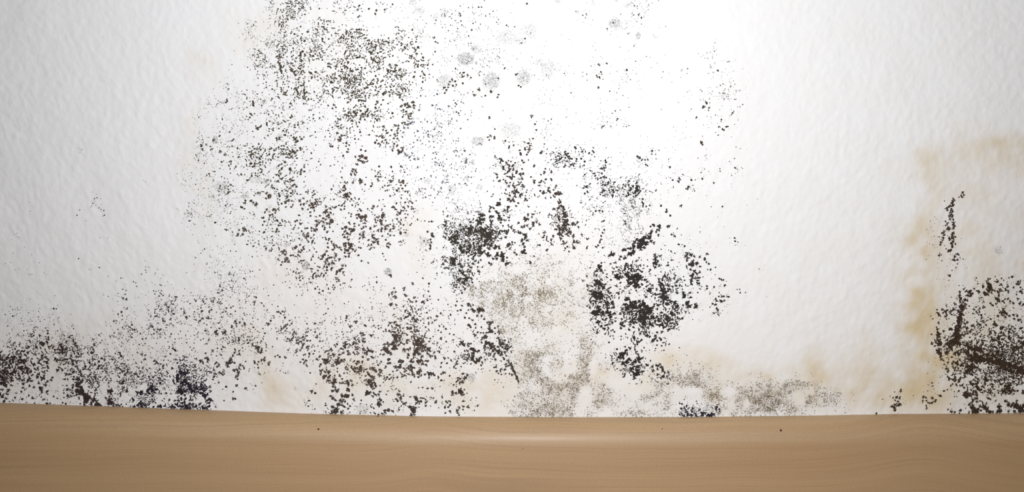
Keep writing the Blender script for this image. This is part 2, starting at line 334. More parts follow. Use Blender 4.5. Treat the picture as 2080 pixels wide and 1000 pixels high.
T[0,600]=("""0012010000133
1342230000023
2334342000134
1334434300234
3445646634444
3555457655433
7764646745554
7665445656656
7555522566547
5444524655456""","2223 3223 4433 4443",
"""2,130,5 8,132,5 15,130,5 25,125,5 22,133,5 30,128,5 24,140,5 20,136,4 13,138,5 42,118,4 43,125,5 45,133,6 40,137,5 52,132,5 36,140,4 48,138,4 43,148,7 55,148,6 47,154,4 30,155,7 25,160,5 12,155,6 4,155,5 3,165,6 8,170,6 5,178,7 10,182,6 14,185,4 38,162,4 24,172,5 18,158,4 63,155,5 66,162,4 60,168,5 48,172,5 57,175,5 49,179,5 65,174,4 60,185,4 69,187,4 48,188,4 23,183,4 18,192,4 5,192,4 77,149,5 78,160,5 87,169,6 76,167,5 91,163,4 80,178,4 82,188,6 85,195,5 94,182,5 97,176,4 88,122,5 86,128,5 93,125,5 98,130,4 80,134,4 78,138,4 95,138,5 87,100,6 84,96,5 97,96,5 98,90,4 98,78 98,72 99,85 81,82,4 75,107,4 72,120,4 70,141,5 113,130,5 116,133,5 128,109,5 125,102,5 135,95,4 142,85,4 153,97,5 155,102,4 150,92,4 135,120,4 120,118,4 143,128,4 148,134,5 140,138,4 150,140,5 155,125,4 160,118,4 145,122,4 112,112,4 120,152,4 127,152,4 122,147,4 117,153,4 145,150,4 150,155,5 158,148,4 163,155,5 165,162,5 160,170,6 165,177,6 158,183,6 165,187,6 158,193,6 166,197,6 150,172,4 150,182,4 148,188,4 170,195,5 168,172,4 158,178,5 162,198,6 135,160,4 142,160,4 133,170 138,171 105,172 107,167 137,190,4 137,183 130,198 174,146,5 180,150,4 170,150,4 189,117,5 190,110,4 192,100,4 188,105 207,129,4 214,130,4 201,135,4 203,143,5 200,150,4 207,148,4 193,140,4 228,130,4 222,195,6 226,196,5 227,192,4 250,6,4 257,8,4 255,160,5 250,155,5 247,180,4 252,188,5 258,193,5 241,39 110,27 232,53""","")
T[260,600]=("""21045
21455
31544
54552
43323
33334
34444
55454
66665
45854""","2233 3333 3333 3333",
"""83,25,4 57,43,4 49,64,4 53,70 66,70,4 62,70 9,60 14,70 25,78 71,144,4 72,149 55,133,4 60,138,4 66,140 15,160,5 21,166,4 12,176,4 92,174,4 94,178,4 43,166,4 50,184,5 42,192,6 50,194,6 57,192,5 46,189,5 19,197,4 28,198,5 64,168,4 67,180,4 90,148,4 30,148,4 29,120,4 35,130,4""","")
T[360,600]=("""3444423432110
4343432323410
4444444324342
2335544333552
3324455540356
2313444453125
5445343343323
7655545242310
8654313010000
8874221300000""","3333 3333 3333 4433",
"""15,36,4 19,44,4 9,28 64,46,4 60,46 80,79,5 78,75,4 80,72 95,77,5 98,73,4 92,75 86,67 112,63,4 119,53,4 120,58 127,55 137,60,4 137,57 160,4 205,34,4 210,37 214,33 186,59,4 190,52 220,62,4 224,59,4 217,65 229,52 233,58 212,68 238,75,4 241,78 233,90,4 230,92,4 225,88 235,86 246,98,5 252,95,4 255,85,4 258,90,4 256,100,5 253,107,4 246,90 250,112 257,122 256,130 250,136 258,137,4 160,103 155,103 162,107,5 167,106,4 165,113,4 170,117,5 172,110,4 153,100,4 144,97 143,90 125,87 172,132,4 176,131,4 178,127 165,135 157,135,4 158,138 163,141 187,136,4 187,141 165,147 72,113,4 91,110 93,105 118,110,4 113,123,4 117,117,4 127,120,4 126,113 60,127,5 64,130,4 58,118 48,133,5 53,137,4 62,135,4 85,142,4 81,145 108,132,6 105,138,6 113,136,4 104,145,4 117,137 117,154,5 123,152,5 127,149,4 125,158,5 124,163,4 128,142,4 133,143 120,165,4 136,148 123,170 121,183,4 100,186 88,158,5 92,161,4 96,160 93,155 75,165,4 78,160,4 73,171 74,151 8,158,6 15,160,6 20,158,5 6,152,5 10,178,6 15,175,6 18,172,5 22,180,6 25,185,6 28,190,6 32,195,6 38,190,5 40,185,4 5,192,6 10,197,6 3,198,5 48,198,5 55,195,5 60,190,4 66,185,4 68,196,4 199,124 205,122 219,126,4 209,125 141,188 143,193,2 139,190""","")
T[620,600]=("""1331112244444
1221133334443
3423444345554
4423443346553
4434563257584
4355555464585
4465455444464
3453465535654
0163536443323
2325405232023""","3334 3344 4444 3443",
"""19,57,4 24,86,4 25,82 20,74 4,75,4 3,83,4 5,93,4 10,92 30,93 103,55,5 92,63,4 118,81,5 117,76 135,82,5 112,77,4 119,88,4 98,99,5 103,97,4 110,93,4 117,94 103,106,4 122,95 80,105,6 75,109,5 83,100,5 82,95,4 86,113,4 88,119,5 77,117,4 68,127,4 70,121,4 52,110,5 45,113,4 48,119,4 58,121,5 65,99 60,101 43,133,7 38,131,5 40,137,4 47,130,4 67,136,7 63,135,5 75,134,5 79,131,4 30,125,4 25,131,4 48,158,5 50,155,4 40,155,4 33,153,5 32,159,4 39,165,6 47,167,4 45,173,5 50,173,4 60,172,6 56,177,5 62,176,5 58,182,4 60,163 70,164,4 66,155 87,178,6 85,175,4 93,174,4 88,184 77,178,5 70,178 87,191,5 88,194,4 96,182,4 65,193,5 61,187 56,194,4 57,186 75,170 14,195,4 20,198,4 1,132,4 3,143,4 10,158 107,135,5 105,140,5 113,148,6 105,148,5 101,148,4 116,136,4 125,120,4 122,117,4 130,112,4 127,108,4 135,125,5 138,127,4 127,130,4 117,125,4 133,113,5 138,115,4 125,115 132,148,4 137,148,5 140,152,5 145,155,4 130,160,5 133,165,5 127,159,4 153,151,5 154,156,5 151,163,5 149,142 138,168,5 130,177,6 134,182,6 140,178,5 142,182,5 135,187,4 128,173,5 138,190,4 144,186,4 127,198,6 132,198,4 126,182,4 109,155,4 114,154,4 160,121,4 155,135 170,130,4 170,138,4 164,146,4 152,184 159,177,2 184,145,5 192,146,6 193,141,4 187,152,4 191,136,4 198,136,5 195,133,4 173,18,5 186,20,4 184,3,5 240,14,5 200,23 204,2,4 222,5,4 181,56,4 183,55,4 187,61,5 222,50,4 226,53,4 218,48,4 220,45 173,57,4 213,68,5 208,67,4 217,75,4 227,71,4 230,73 188,71,4 181,75,5 178,82,5 183,84,6 188,82,5 195,82,4 198,77,4 206,79,4 183,90,5 180,96,6 187,93,5 193,92,4 200,99,4 195,97,4 190,101,4 183,104,7 178,108,5 172,100,4 170,103,4 168,97,4 175,100 162,107,5 161,100,4 165,113,6 169,116,6 173,118,5 166,110,5 208,97,4 206,92,4 211,91 200,110,5 210,110,5 213,108,4 203,114 221,84,5 222,80,4 225,93,6 230,92,6 236,95,6 240,92,5 222,100,6 228,100,6 235,101,6 240,102,5 243,106,5 226,110,6 225,116,6 232,119,5 238,114,4 222,120,5 238,108,4 245,112,4 250,109,6 253,112,4 221,122,4 237,124,5 236,132,5 232,134,6 238,139,5 230,138,4 249,119,5 255,124,5 247,134,5 245,142,4 210,121,5 208,127 215,133,5 219,135,4 192,134,5 209,147,5 215,145,6 220,147,5 216,153,5 218,160,5 222,164,4 228,159,5 232,154,6 229,166 210,160,4 198,165,4 203,163 205,168,2 253,159,6 258,160,5 252,166,4 244,161,4 236,163,4 171,130,5 174,119,4 168,138 173,138 230,188,2 188,167 175,167 171,162 178,155 192,195 177,192,2 185,190,2 175,190,2 183,191,2 190,193,2 215,176 238,188 249,190 258,190,4""","")
SM+="""585,757,4,4,3 600,790,4,4,2""".split()
T[100,400]=("","2222 2222 2222 2222","97,2,2 92,4,2 105,4,1 93,9,1 86,9,1 89,13,2 87,19,2 85,22,1 95,18,1 106,16,1 102,22,2 105,26,2 111,28,2 106,30,1 112,37,2 110,39,2 63,27,2 57,38,2 75,48,1 103,83,1 119,84,1 61,126,2 102,144,2 82,147,1 86,148,1 120,161,1 146,165,2 151,165,1 136,171,1 172,172,2 177,175,2 178,182,2 156,178,1 150,188,2 157,190,2 153,198,2 156,198,2 195,130,1 196,142,2 196,149,2 197,153,2 202,143,1 205,144,1 188,157,2 194,168,1 196,171,1 199,178,1 209,174,1 216,155,2 214,158,1 221,147,1 231,158,1 233,161,1 216,178,1 226,179,2 229,180,2 236,181,1 228,166,1 241,172,1 250,179,1 252,186,1 212,191,2 217,192,2 223,191,2 226,195,2 229,191,2 228,198,2 215,198,2 232,200,2 202,194,1 196,199,1 246,198,1 111,198,1 138,197,1 -40,11,1 -38,30,1 -65,74,1 -70,77,1 -63,80,1 -60,84,1 -75,87,1 -50,102,1 -73,114,1 -35,118,1 -29,132,1 -19,134,1 -87,135,1 -77,133,1 -69,148,1 -60,146,1 -43,147,1 -39,158,1 -34,158,1 -10,155,1 -6,159,1 60,-98,1 64,-94,1 68,-96,1 88,-10,1 96,-5,1 192,-33,1 196,-30,1 63,-90,1","")
T[1820,380]=("""0000000000000
0000100000000
0000010000000
0002320000000
0002430000000
0003422000000
0002331000000
0001243000000
0000122000000
0000220000000""","2222 2222 2222 2222",
"""135,12,4 138,16 134,20 127,21,2 132,17 116,25,4 115,30,5 114,35,5 110,38,4 106,40,4 102,44,4 104,48 112,44,4 114,48,5 110,52,4 112,56,5 114,60,4 108,60,4 109,65,4 116,66 116,72,4 117,78,5 116,84,4 120,79 100,70 103,74,4 100,78 106,82,4 103,86,4 108,87,4 97,90,4 95,94 97,98,4 93,93 96,104,4 94,109,4 90,113,4 89,118 98,119,2 104,99,2 107,104,4 108,107 116,93,4 115,98,5 114,104,5 115,110,4 113,115,5 113,121,5 120,102 120,116 105,130,4 109,131 111,128 101,126,2 88,139,4 88,135,2 92,138,2 119,142,4 124,137,4 127,138 118,149,5 125,148 129,143,2 136,146,2 121,164,2 124,156,2 108,181,4 107,190,2 113,170,2 98,29,2 81,65,1 88,102,2 83,123,1 128,152,1""","")
T[1820,560]=("""0000020034434
0000004446544
0000036443554
0000466442553
0002436454555
0001447654565
0003677455665
0002667777777
0002356889877
0002256856999""","2244 3343 2344 2344",
"""191,20 176,22,4 187,8,4 190,6 188,18,6 190,24,6 186,30,6 180,36,6 186,38,5 195,28,5 193,35,4 200,31 175,20 183,12 148,32,5 152,37,6 145,40,5 142,31,4 152,30 158,27 165,31,4 168,34,4 136,28 130,33,4 129,40,5 130,46,5 129,52,5 140,50,5 135,55,4 143,50,4 141,58,4 138,62,5 131,63,6 133,68,6 126,73,5 130,76,6 135,80,5 130,84,7 128,90,7 127,96,7 126,102,7 121,106,6 125,110,8 120,116,6 125,118,8 122,125,8 128,128,7 115,121,5 112,110,4 118,131,7 112,134,8 108,138,7 122,135,8 128,138,6 110,145,6 113,150,5 116,140,6 105,155,5 103,149,4 119,157,5 120,160,4 115,69,5 119,58,4 110,73,4 104,70,4 100,74,5 103,80,4 98,72,4 93,68,4 95,76 86,80,5 84,76,4 83,70 102,88 100,83,4 110,108,4 108,109,4 96,113,4 97,126,4 102,131,4 85,96,4 81,105 84,110,4 86,118,6 86,124,5 85,130,5 80,134,5 88,135,6 86,141,6 73,137,4 78,143 92,138,4 97,143,4 86,152,6 87,158,6 90,165,5 92,170,4 96,173 100,140,4 72,120 97,181 105,176 112,166 102,155,5 140,98,4 137,104,4 145,107,5 150,115,4 135,120,5 140,119,4 145,117,4 153,103,4 157,102,4 153,110,4 150,126 153,135,5 160,128 143,95,4 213,18,4 210,28 207,33,5 214,31,4 222,28,5 226,23,4 228,33,4 238,24 248,12,5 250,18,4 244,17,4 252,32,5 245,38 253,24 256,36 208,40,4 203,48,5 208,52,5 206,46,5 203,58,4 215,52,4 219,55 226,48,4 232,53,4 237,55,4 247,47,4 251,56,5 257,60,4 192,57,4 196,61,4 218,68,5 220,75,6 212,74,5 215,80,5 225,78,5 207,82,4 222,84,4 230,82,4 238,80,4 246,82,4 240,88,4 249,90,5 200,98,6 203,102,5 192,88 170,100,4 178,95,4 176,92 182,100 173,87,4 191,115,5 198,131,6 194,126,4 208,130,5 214,107,6 211,117,5 218,118,4 208,125,6 216,130,5 229,126,6 231,130,4 238,115,5 240,108,4 248,125,5 254,126,5 257,135,4 249,133,4 253,107,5 257,115,4 225,143,5 233,142,4 238,137,4 209,138,6 247,148,5 254,146,6 258,155,5 160,145,5 165,137,5 164,150,7 170,148,6 155,150,6 150,145,6 145,140,6 140,142,5 160,160,7 168,165,8 173,155,6 178,150,5 155,168,7 162,172,8 170,173,8 178,172,8 185,170,8 192,174,8 200,175,8 208,175,8 215,178,8 222,180,8 230,182,8 238,184,8 246,187,8 254,190,8 150,162,6 145,155,6 138,155,5 133,150,5 128,160,5 125,155,5 195,160,6 205,155,6 215,160,6 200,165,6 190,155,5 182,142,4 193,143,5 128,171,4 123,177,6 132,181,6 140,175,4 145,185,6 152,183,7 150,190,7 143,195,6 138,198,5 158,187,6 165,188,5 170,193,5 165,175,6 210,188,6 220,190,6 228,192,6 236,195,6 246,198,6 255,198,6 188,187,4 193,197,4 103,190,5 105,195,4 116,175,4 113,180 120,188 126,187 131,194 118,193 230,170,5 240,172,5 250,176,5 220,170,5""","")
T[1820,760]=("""0001355566666
0002234666574
4134212554234
3002033655546""","3334 3444 3444 3444",
"""114,1,4 120,7,5 120,12,5 127,12,5 127,16,4 131,8,4 139,6,5 106,11,5 105,6,4 114,11,4 110,24 114,20 122,22,4 134,22,4 130,24,4 137,28,4 127,34 123,46,2 144,33,4 139,39,6 144,41,7 149,43,6 141,46,6 155,41,5 161,38,5 163,44,4 163,49,5 157,52,5 163,55,4 154,58,4 149,60,4 149,63,4 154,63 154,69,7 159,73,7 164,75,7 167,72,5 161,77,6 155,78,4 148,78,4 178,66,6 171,66,4 180,70,5 185,72,6 184,77,4 190,77,6 194,77,5 173,75,4 209,66,6 210,72,5 209,76,6 205,78,5 224,56,4 227,61,5 230,64,5 234,66,4 236,62,4 239,59,4 244,60,4 244,54,4 242,65,6 247,66,7 251,70,7 255,70,7 258,64,6 241,75,5 251,76,5 257,75,5 228,77,4 221,55 257,35,5 257,40,4 247,34 189,33,5 192,37,5 187,37,4 217,34,6 222,39,5 227,30,7 231,34,6 231,40,4 225,25,6 220,24,5 231,22,5 167,29,6 171,32,5 164,27,6 160,34 179,35,4 176,26,5 180,20,4 155,1,4 161,6,4 165,10,4 157,11,4 165,15,5 155,20,6 162,20,5 151,16,4 181,11,6 184,14,5 190,5,5 192,12,4 200,14,5 207,14,5 194,20,5 195,27,4 212,11,5 212,20,5 219,12,5 229,6,5 236,6,5 237,15,5 249,11,5 254,19,5 256,5,5 245,21,4 9,35,4 10,31 6,49,4 1,47,4 4,56,4 6,62,5 9,61,4 55,46,4 60,48 54,54 54,58,2 61,54 64,58 68,60 73,58,4 74,49,4 79,55,4 81,53 61,64 62,69,4 90,44,4 84,42,2 96,34 73,18 105,72 112,76,4 112,72,2 119,78,4 129,74,4 132,73 128,79 109,61,2 -6,67,5 -3,70,4 -2,62,4 4,63,5 0,48,4 -7,48 -12,45,2 -2,54 -3,73,4 -40,80 -28,51,2 -3,37,2 -10,66,4""","")
T[0,800]=("""6444424574362
0000333227675""","3334 3334 3344 3344",
"""2,2,5 7,4,5 5,6,4 14,9,4 10,14,4 9,17,4 16,-5,4 15,1,4 31,9,4 46,12,4 59,4 67,9,4 89,12,4 137,4,4 140,6,4 146,5,4 137,-7 159,-4,5 157,1,4 166,-1,5 170,1,6 174,5,7 175,10,7 179,10,6 182,6,4 174,15,6 179,14,5 162,9,4 177,1,4 192,10,5 191,14,5 196,15,5 200,20,5 187,11,4 186,20,5 194,21,5 201,24,5 205,25,4 225,-4,4 226,1,4 222,6,4 217,9,4 225,11,5 221,15,5 225,17,6 229,19,5 222,22,5 230,24,4 236,24,4 242,24,4 247,22 249,26 94,19 102,20 97,20 172,22 135,20 128,18""","")
T[260,800]=("""5663365541100
6865788850000
0000676500000""","3333 3333 3333 3333",
"""20,-1,4 27,-1,5 36,1,4 10,10,4 12,14,4 27,15,5 25,21,5 31,20,5 20,24,5 27,26,5 36,24,5 40,21,4 50,12,4 52,15,4 52,27,4 14,26,4 67,24,4 67,27,4 62,26,4 85,13,4 92,26,5 95,29,4 100,22,5 96,14,4 104,14,5 109,9,5 116,4,4 117,11,4 116,17,5 110,19,5 106,25,5 112,26,5 119,26,6 125,21,5 125,29,5 132,22,4 139,26,5 147,21,4 151,26,5 154,30,5 161,31,5 166,25,5 164,19,5 161,14,5 169,14,5 167,11,4 156,6,6 155,2,5 161,1,4 154,1,4 150,-1,4 111,-2,4 110,-7,4 214,10,4 218,11 79,-1 50,5""","")
T[620,800]=("""3145323324354
3066444444533
0000000330400""","3333 3322 3322 3322",
"""13,-4,4 21,-2 9,14 7,25 42,19,2 61,-8,4 65,-4,4 54,-6 86,-8,5 74,2,4 76,5,5 80,4,4 85,6,6 87,4,4 52,5,4 55,10,5 60,12,4 63,14 71,13,5 77,13,4 75,17 81,16 99,12,4 96,2,4 69,22,5 66,23,4 75,24,4 80,26 91,25 56,28,5 55,27,4 64,30,4 66,32,4 59,32,5 55,39,5 62,37,6 57,36,4 74,39,5 77,34 87,31,4 86,20 124,0,5 130,-1,4 139,-1,4 137,5,4 143,2,4 150,2,4 151,-4,4 151,11,5 153,14,4 149,17 149,22,6 151,22,5 159,16 114,14 162,36,5 167,34,5 170,32,4 177,35,4 179,37 164,41,2 149,42 156,40 188,1,4 191,2,4 200,5 194,10,4 194,7,4 187,14,4 185,11 196,16 202,20,5 199,22,2 195,25,2 191,28,2 189,31,2 191,33 225,10,6 227,13,5 237,9,4 232,16,5 236,16 226,20,4 245,12 246,17,4 246,24,4 211,27,4 215,27,5 220,29,5 216,32,5 224,28,4 220,34,6 221,37,5 215,41,4 221,43,4 215,44,4 231,27,2 254,25,2 257,9,2""","")
T[880,800]=("""4433100020000
1443200200000
0030000000000""","3322 3322 3322 3322",
"""39,-3,5 39,2,4 47,-1,4 52,-8 56,-4,6 55,-2,5 59,2,4 63,1 6,16,4 4,18 1,9 27,16 33,15,4 29,19 34,23,4 24,26,4 24,29 30,28 34,36,4 25,39 49,34,5 49,39,4 53,29,4 61,26,4 60,32 62,15,4 70,26,4 72,28 90,25 85,25,2 78,9,2 76,13,2 19,21,2 11,29,2 19,9,2 53,44 166,5,2 162,14,2""",
"""0000000055376
0000000376766
0000000178875""")
T[1140,800]=("""0000000000102
0000000000137
0000000000048""","2222 2222 2222 2222",
"""256,37,5 244,31,4 245,21 240,20 250,29,4 254,26,4 240,42 249,45,4 245,40,4 256,44,4 249,12,2 227,-3,2""",
"""6436662264311
7646552452620
6556655821400""")
T[1400,800]=("""1000000000000
7660000000000
8880000000000""","2222 2222 2222 2222",
"""7,31,4 5,37,4 4,44,5 12,40,4 14,45,5 21,33,4 25,40,5 29,39,5 27,44,5 32,40,4 37,44,5 44,44,6 47,41,5 51,43 55,29,4 54,33,4 61,31 61,36 57,27 14,15,2 16,19,2""",
"""1677378887566
0024658686631
0000343455520""")
T[1660,780]=("","2222 2222 2222 2222","",
"""3310000000000
5522000000000
3310000000000
1010000000000""")
SM+="""2027,508,8,9,3 737,832,14,10,2""".split()

# thin brown films: denser drifts (x, y, rx, ry) and clean holes in them
FILM=[(1399,771,28,17),(1440,797,12,8),(1452,805,12,7),(1464,811,9,5),(1500,788,9,8),(1512,797,12,8),(1530,810,18,12),(1532,818,24,14),(1565,813,26,14),(1556,806,16,8),(1583,799,10,7),(1592,786,10,10),(1606,780,14,7),(1628,780,14,7),(1644,786,10,9),(1655,797,8,12),(1648,811,12,8),(1543,783,8,8),(1562,789,6,11),(1605,830,22,12),(1540,833,20,8),(1570,828,18,10),(1698,804,11,15),(1680,815,10,14),(1356,817,8,17),(1308,806,10,5),(1322,807,9,5),(1335,799,8,6),(1105,775,17,13),(1112,830,28,13),(1075,838,18,9),(1150,832,16,10),(1190,735,20,24),(1174,775,13,22),(1185,690,11,9),(1232,790,15,16),(1215,815,16,13),(1125,795,14,22),(1290,838,18,7),(1165,800,14,14),(1080,730,24,20),(1110,600,30,18),(1055,590,30,16),(1000,580,24,16),(970,600,18,14),(1030,620,40,16),(1100,660,30,16)]
HOLES=[(1516,819,8,9),(1621,808,12,13),(1408,797,20,9),(1648,791,5,8),(1205,748,9,30),(1188,803,12,20),(1252,772,22,20),(1296,785,26,16),(1114,572,7,6),(1375,795,14,12),(1150,750,12,10),(1480,795,16,8)]

# ---------------------------------------------------------------- wallpaper relief
PX0, PX1, PY0, PY1 = -60, 2140, -60, 940        # photo-pixel window that gets the fine relief
RES = 1.6                                        # pixels per height sample
HW, HH = int((PX1 - PX0) / RES), int((PY1 - PY0) / RES)
def band(ang, lx, ly):
    """smooth noise, grains lx by ly pixels, long axis turned by ang"""
    w = rng.standard_normal((HH, HW))
    fx = np.fft.fftfreq(HW, RES)[None, :]; fy = np.fft.fftfreq(HH, RES)[:, None]
    c, s = math.cos(ang), math.sin(ang)
    u, v = fx * c + fy * s, -fx * s + fy * c
    q = (u * lx) ** 2 + (v * ly) ** 2
    f = np.fft.ifft2(np.fft.fft2(w) * q * np.exp(-q * 4)).real
    return f / f.std()
gx = PX0 + (np.arange(HW) + .5) * RES
gy = PY0 + (np.arange(HH) + .5) * RES
GX, GY = np.meshgrid(gx, gy)
side = 1 / (1 + np.exp(-(GX - 1100) / 180))      # grain leans one way on the left, the other on the right
def lean(lx, ly, a):
    return band(-a, lx, ly) * (1 - side) + band(a, lx, ly) * side
coarse = lean(26, 36, .42)
chips = lean(12, 22, .5)
fine = lean(5, 7, .3)
big = lean(90, 120, .2)
ridge = lean(9, 17, .45)
H = .060 * coarse + .062 * lean(11, 16, .4) + .038 * fine + .12 * np.tanh(2.5 * np.clip(chips - 1.2, 0, 2.2)) + .10 * np.tanh(3 * np.clip(ridge - 1.7, 0, 2)) + .10 * np.clip(coarse - 1.9, 0, 2) + .12 * big
blister = np.exp(-((GY - 800) / 60) ** 2) * (.35 + .65 * np.exp(-((GX - 820) / 420) ** 2))
for (x_, y_, a_, b_, k_) in ((1208, 745, 14, 30, .30), (1296, 792, 36, 24, .28), (1314, 826, 9, 9, .22), (1298, 820, 8, 11, .18), (1150, 738, 24, 16, .2),
                              (1180, 770, 12, 24, .2), (1420, 795, 26, 14, .2), (1515, 812, 12, 12, .2), (1560, 788, 20, 8, .18), (1000, 800, 30, 18, .2), (905, 770, 40, 20, .2)):
    H += k_ * np.sqrt(np.clip(1 - ((GX - x_ + 4 * np.sin(GY / 9)) / a_) ** 2 - ((GY - y_) / b_) ** 2, 0, 1))   # lifted blisters of paper
H += blister * (.07 * lean(30, 22, .3) + .05 * lean(14, 12, .1))
H *= .00115
H -= H.min() - 1e-5
H = np.clip(H, 0, .0016)
def height(px, py):
    """how far the paper stands proud of the wall plane, bilinear"""
    fx = np.clip((np.asarray(px) - gx[0]) / RES, 0, HW - 1.001)
    fy = np.clip((np.asarray(py) - gy[0]) / RES, 0, HH - 1.001)
    i, j = fx.astype(int), fy.astype(int)
    a, b = fx - i, fy - j
    return (H[j, i] * (1 - a) + H[j, i + 1] * a) * (1 - b) + (H[j + 1, i] * (1 - a) + H[j + 1, i + 1] * a) * b

# top edge of the skirting board: it sags a little in the middle of its run
EX = [-900, 0, 260, 520, 620, 880, 1140, 1400, 1660, 1820, 2080, 3000]
EY = [790, 818, 827, 836.5, 840, 846, 847.5, 847, 844, 841, 839.5, 834]
def edge(px): return np.interp(px, EX, EY)

# ---------------------------------------------------------------- stains in the paper (damp marks)
def gs(x, y, rx, ry): return np.exp(-((PXs - x) / rx) ** 2 - ((PYs - y) / ry) ** 2)
def path(pts, w):
    f = 0
    for (x0, y0), (x1, y1) in zip(pts, pts[1:]):
        dx, dy = x1 - x0, y1 - y0
        t = np.clip(((PXs - x0) * dx + (PYs - y0) * dy) / (dx * dx + dy * dy), 0, 1)
        d = np.hypot(PXs - x0 - t * dx, PYs - y0 - t * dy)
        f = np.maximum(f, np.exp(-(d / w) ** 2))
    return f

# ---------------------------------------------------------------- wall
xs = np.concatenate([[-1400, -900, -500, -250, -120], np.arange(-60, 2141, 2.6), [2200, 2350, 2600, 3000, 3500]])
ys = np.concatenate([[-900, -600, -350, -180, -100], np.arange(-60, 890, 2.6), [900, 940, 1000, 1075]])
PXs, PYs = np.meshgrid(xs, ys)
inside = np.clip(np.minimum(np.minimum(PXs + 60, 2140 - PXs), PYs + 60) / 30, 0, 1)
Yh = -height(PXs, PYs) * inside
V = np.stack([wx(PXs), Yh, wz(PYs)], -1).reshape(-1, 3)
nx, ny = len(xs), len(ys)
idx = np.arange(nx * ny).reshape(ny, nx)
F = np.stack([idx[:-1, :-1], idx[1:, :-1], idx[1:, 1:], idx[:-1, 1:]], -1).reshape(-1, 4)

PXt, PYt = PXs, PYs                              # stains wander: warp the plane they are drawn on
i_, j_ = np.clip(((PYt - gy[0]) / RES).astype(int), 0, HH - 1), np.clip(((PXt - gx[0]) / RES).astype(int), 0, HW - 1)
n1, n2, n3, n4 = [band(0, a_, a_)[i_, j_] for a_ in (110, 110, 70, 28)]
PXs = PXt + 11 * n1 + 4 * n4; PYs = PYt + 11 * n2 + 3 * n3
tan = (.07 / (1 + np.exp(-(PXs - 1350) / 130)) + .05 / (1 + np.exp(-(PYs - 520) / 90))
       + .30 * path([(2110, 300), (2040, 322), (1960, 322), (1900, 335), (1884, 380), (1872, 440)], 30)
       + .34 * path([(1872, 440), (1868, 500), (1884, 545), (1878, 600), (1850, 650)], 26)
       + .26 * path([(1876, 520), (1886, 560), (1876, 610)], 9)
       + .20 * gs(1858, 500, 60, 40) + .28 * gs(1875, 600, 40, 60) + .25 * gs(2070, 305, 50, 32)
       + .30 * path([(1860, 650), (1865, 700), (1850, 750), (1800, 775)], 55)
       + .32 * path([(1370, 740), (1420, 757), (1500, 772), (1560, 770), (1650, 765), (1720, 775), (1780, 785), (1860, 785), (1900, 750)], 38)
       + .22 * path([(1640, 785), (1760, 800), (1900, 805)], 45) + .26 * gs(1900, 740, 40, 100)
       + .22 * gs(1990, 480, 140, 200) + .28 * gs(2000, 720, 140, 170)
       + .45 * gs(1325, 772, 9, 18) + .3 * gs(1242, 765, 12, 12) + .25 * gs(1225, 785, 6, 22) + .35 * gs(1567, 762, 10, 7)
       + .22 * gs(1340, 745, 90, 45) + .16 * gs(1130, 620, 120, 130) + .22 * gs(1160, 790, 150, 60)
       + .24 * path([(540, 780), (700, 772), (850, 785), (1000, 795)], 45) + .16 * gs(820, 690, 60, 50)
       + .14 * gs(990, 770, 60, 30) + .16 * gs(730, 780, 40, 40) + .2 * gs(570, 790, 40, 30)
       + .14 * gs(400, 320, 24, 130) + .15 * gs(410, 130, 26, 44) + .14 * gs(490, 60, 34, 44) + .1 * gs(540, 60, 50, 60)
       + .20 * gs(860, 490, 26, 60) + .12 * gs(630, 590, 120, 60) + .13 * gs(480, 700, 150, 70)
       + .13 * gs(200, 720, 220, 70) + .16 * gs(60, 760, 100, 70) + .10 * gs(700, 110, 160, 90) + .14 * gs(1040, 270, 30, 24)
       + .22 * gs(520, 690, 14, 30) + .16 * gs(1890, 360, 16, 60))
pink = (.20 * gs(1225, 600, 60, 40) + .16 * gs(1310, 460, 60, 50) + .2 * gs(1905, 470, 16, 60) + .28 * gs(1425, 622, 10, 6)
        + .22 * gs(1930, 545, 14, 40) + .1 * gs(620, 560, 200, 120) + .12 * gs(300, 730, 300, 60) + .1 * gs(1165, 500, 40, 30)
        + .1 * gs(820, 690, 120, 60) + .06 * gs(600, 400, 300, 300))
grime_falloff = .10 * gs(150, 760, 480, 170) + .10 * gs(2000, 740, 110, 120)  # grey grime, deepened at lower left to paint in the flash falloff
tan = np.clip(tan, 0, 1) * np.clip(.98 + .15 * n3 + .12 * n4, .25, 1.3)
pink = .8 * pink * np.clip(.9 + .3 * n1, .3, 1.4)
PXs, PYs = PXt, PYt
# brownish veil under the thin speckled films
VEIL = .75 * band(0, 24, 24) + .45 * band(0, 60, 50)      # the thin films are holey
film = np.zeros((HH, HW))
for (ox, oy), t in T.items():
    if len(t) > 3:
        for j, row in enumerate(t[3].split()):
            for i, ch in enumerate(row):
                a_, b_ = int((ox + 20 * i - PX0) / RES), int((oy + 20 * j - PY0) / RES)
                film[b_:b_ + 13, a_:a_ + 13] = np.maximum(film[b_:b_ + 13, a_:a_ + 13], (int(ch) / 9) ** 1.6)
hole = np.ones((HH, HW))
for x_, y_, a_, b_ in HOLES: hole *= 1 - np.exp(-(((GX - x_) / a_) ** 2 + ((GY - y_) / b_) ** 2) ** 2 * .7)
kx_, ky_ = np.fft.fftfreq(HW, RES)[None, :], np.fft.fftfreq(HH, RES)[:, None]
film = np.fft.ifft2(np.fft.fft2(film) * np.exp(-2 * (math.pi * 11) ** 2 * (kx_ ** 2 + ky_ ** 2))).real
VEIL = VEIL * np.where(GY < 690, .5, .6)
for x_, y_, a_, b_ in FILM: film += (.55 if y_ > 690 else .2) * np.exp(-((GX - x_) / a_) ** 2 - ((GY - y_) / b_) ** 2)
film = (film * hole * np.clip(.66 + .55 * VEIL, 0, 1.3))[i_, j_]
white = np.array([.86, .862, .875])
tcol = np.array([.66, .52, .29]); pcol = np.array([.68, .58, .52]); gcol = np.array([.45, .42, .38])
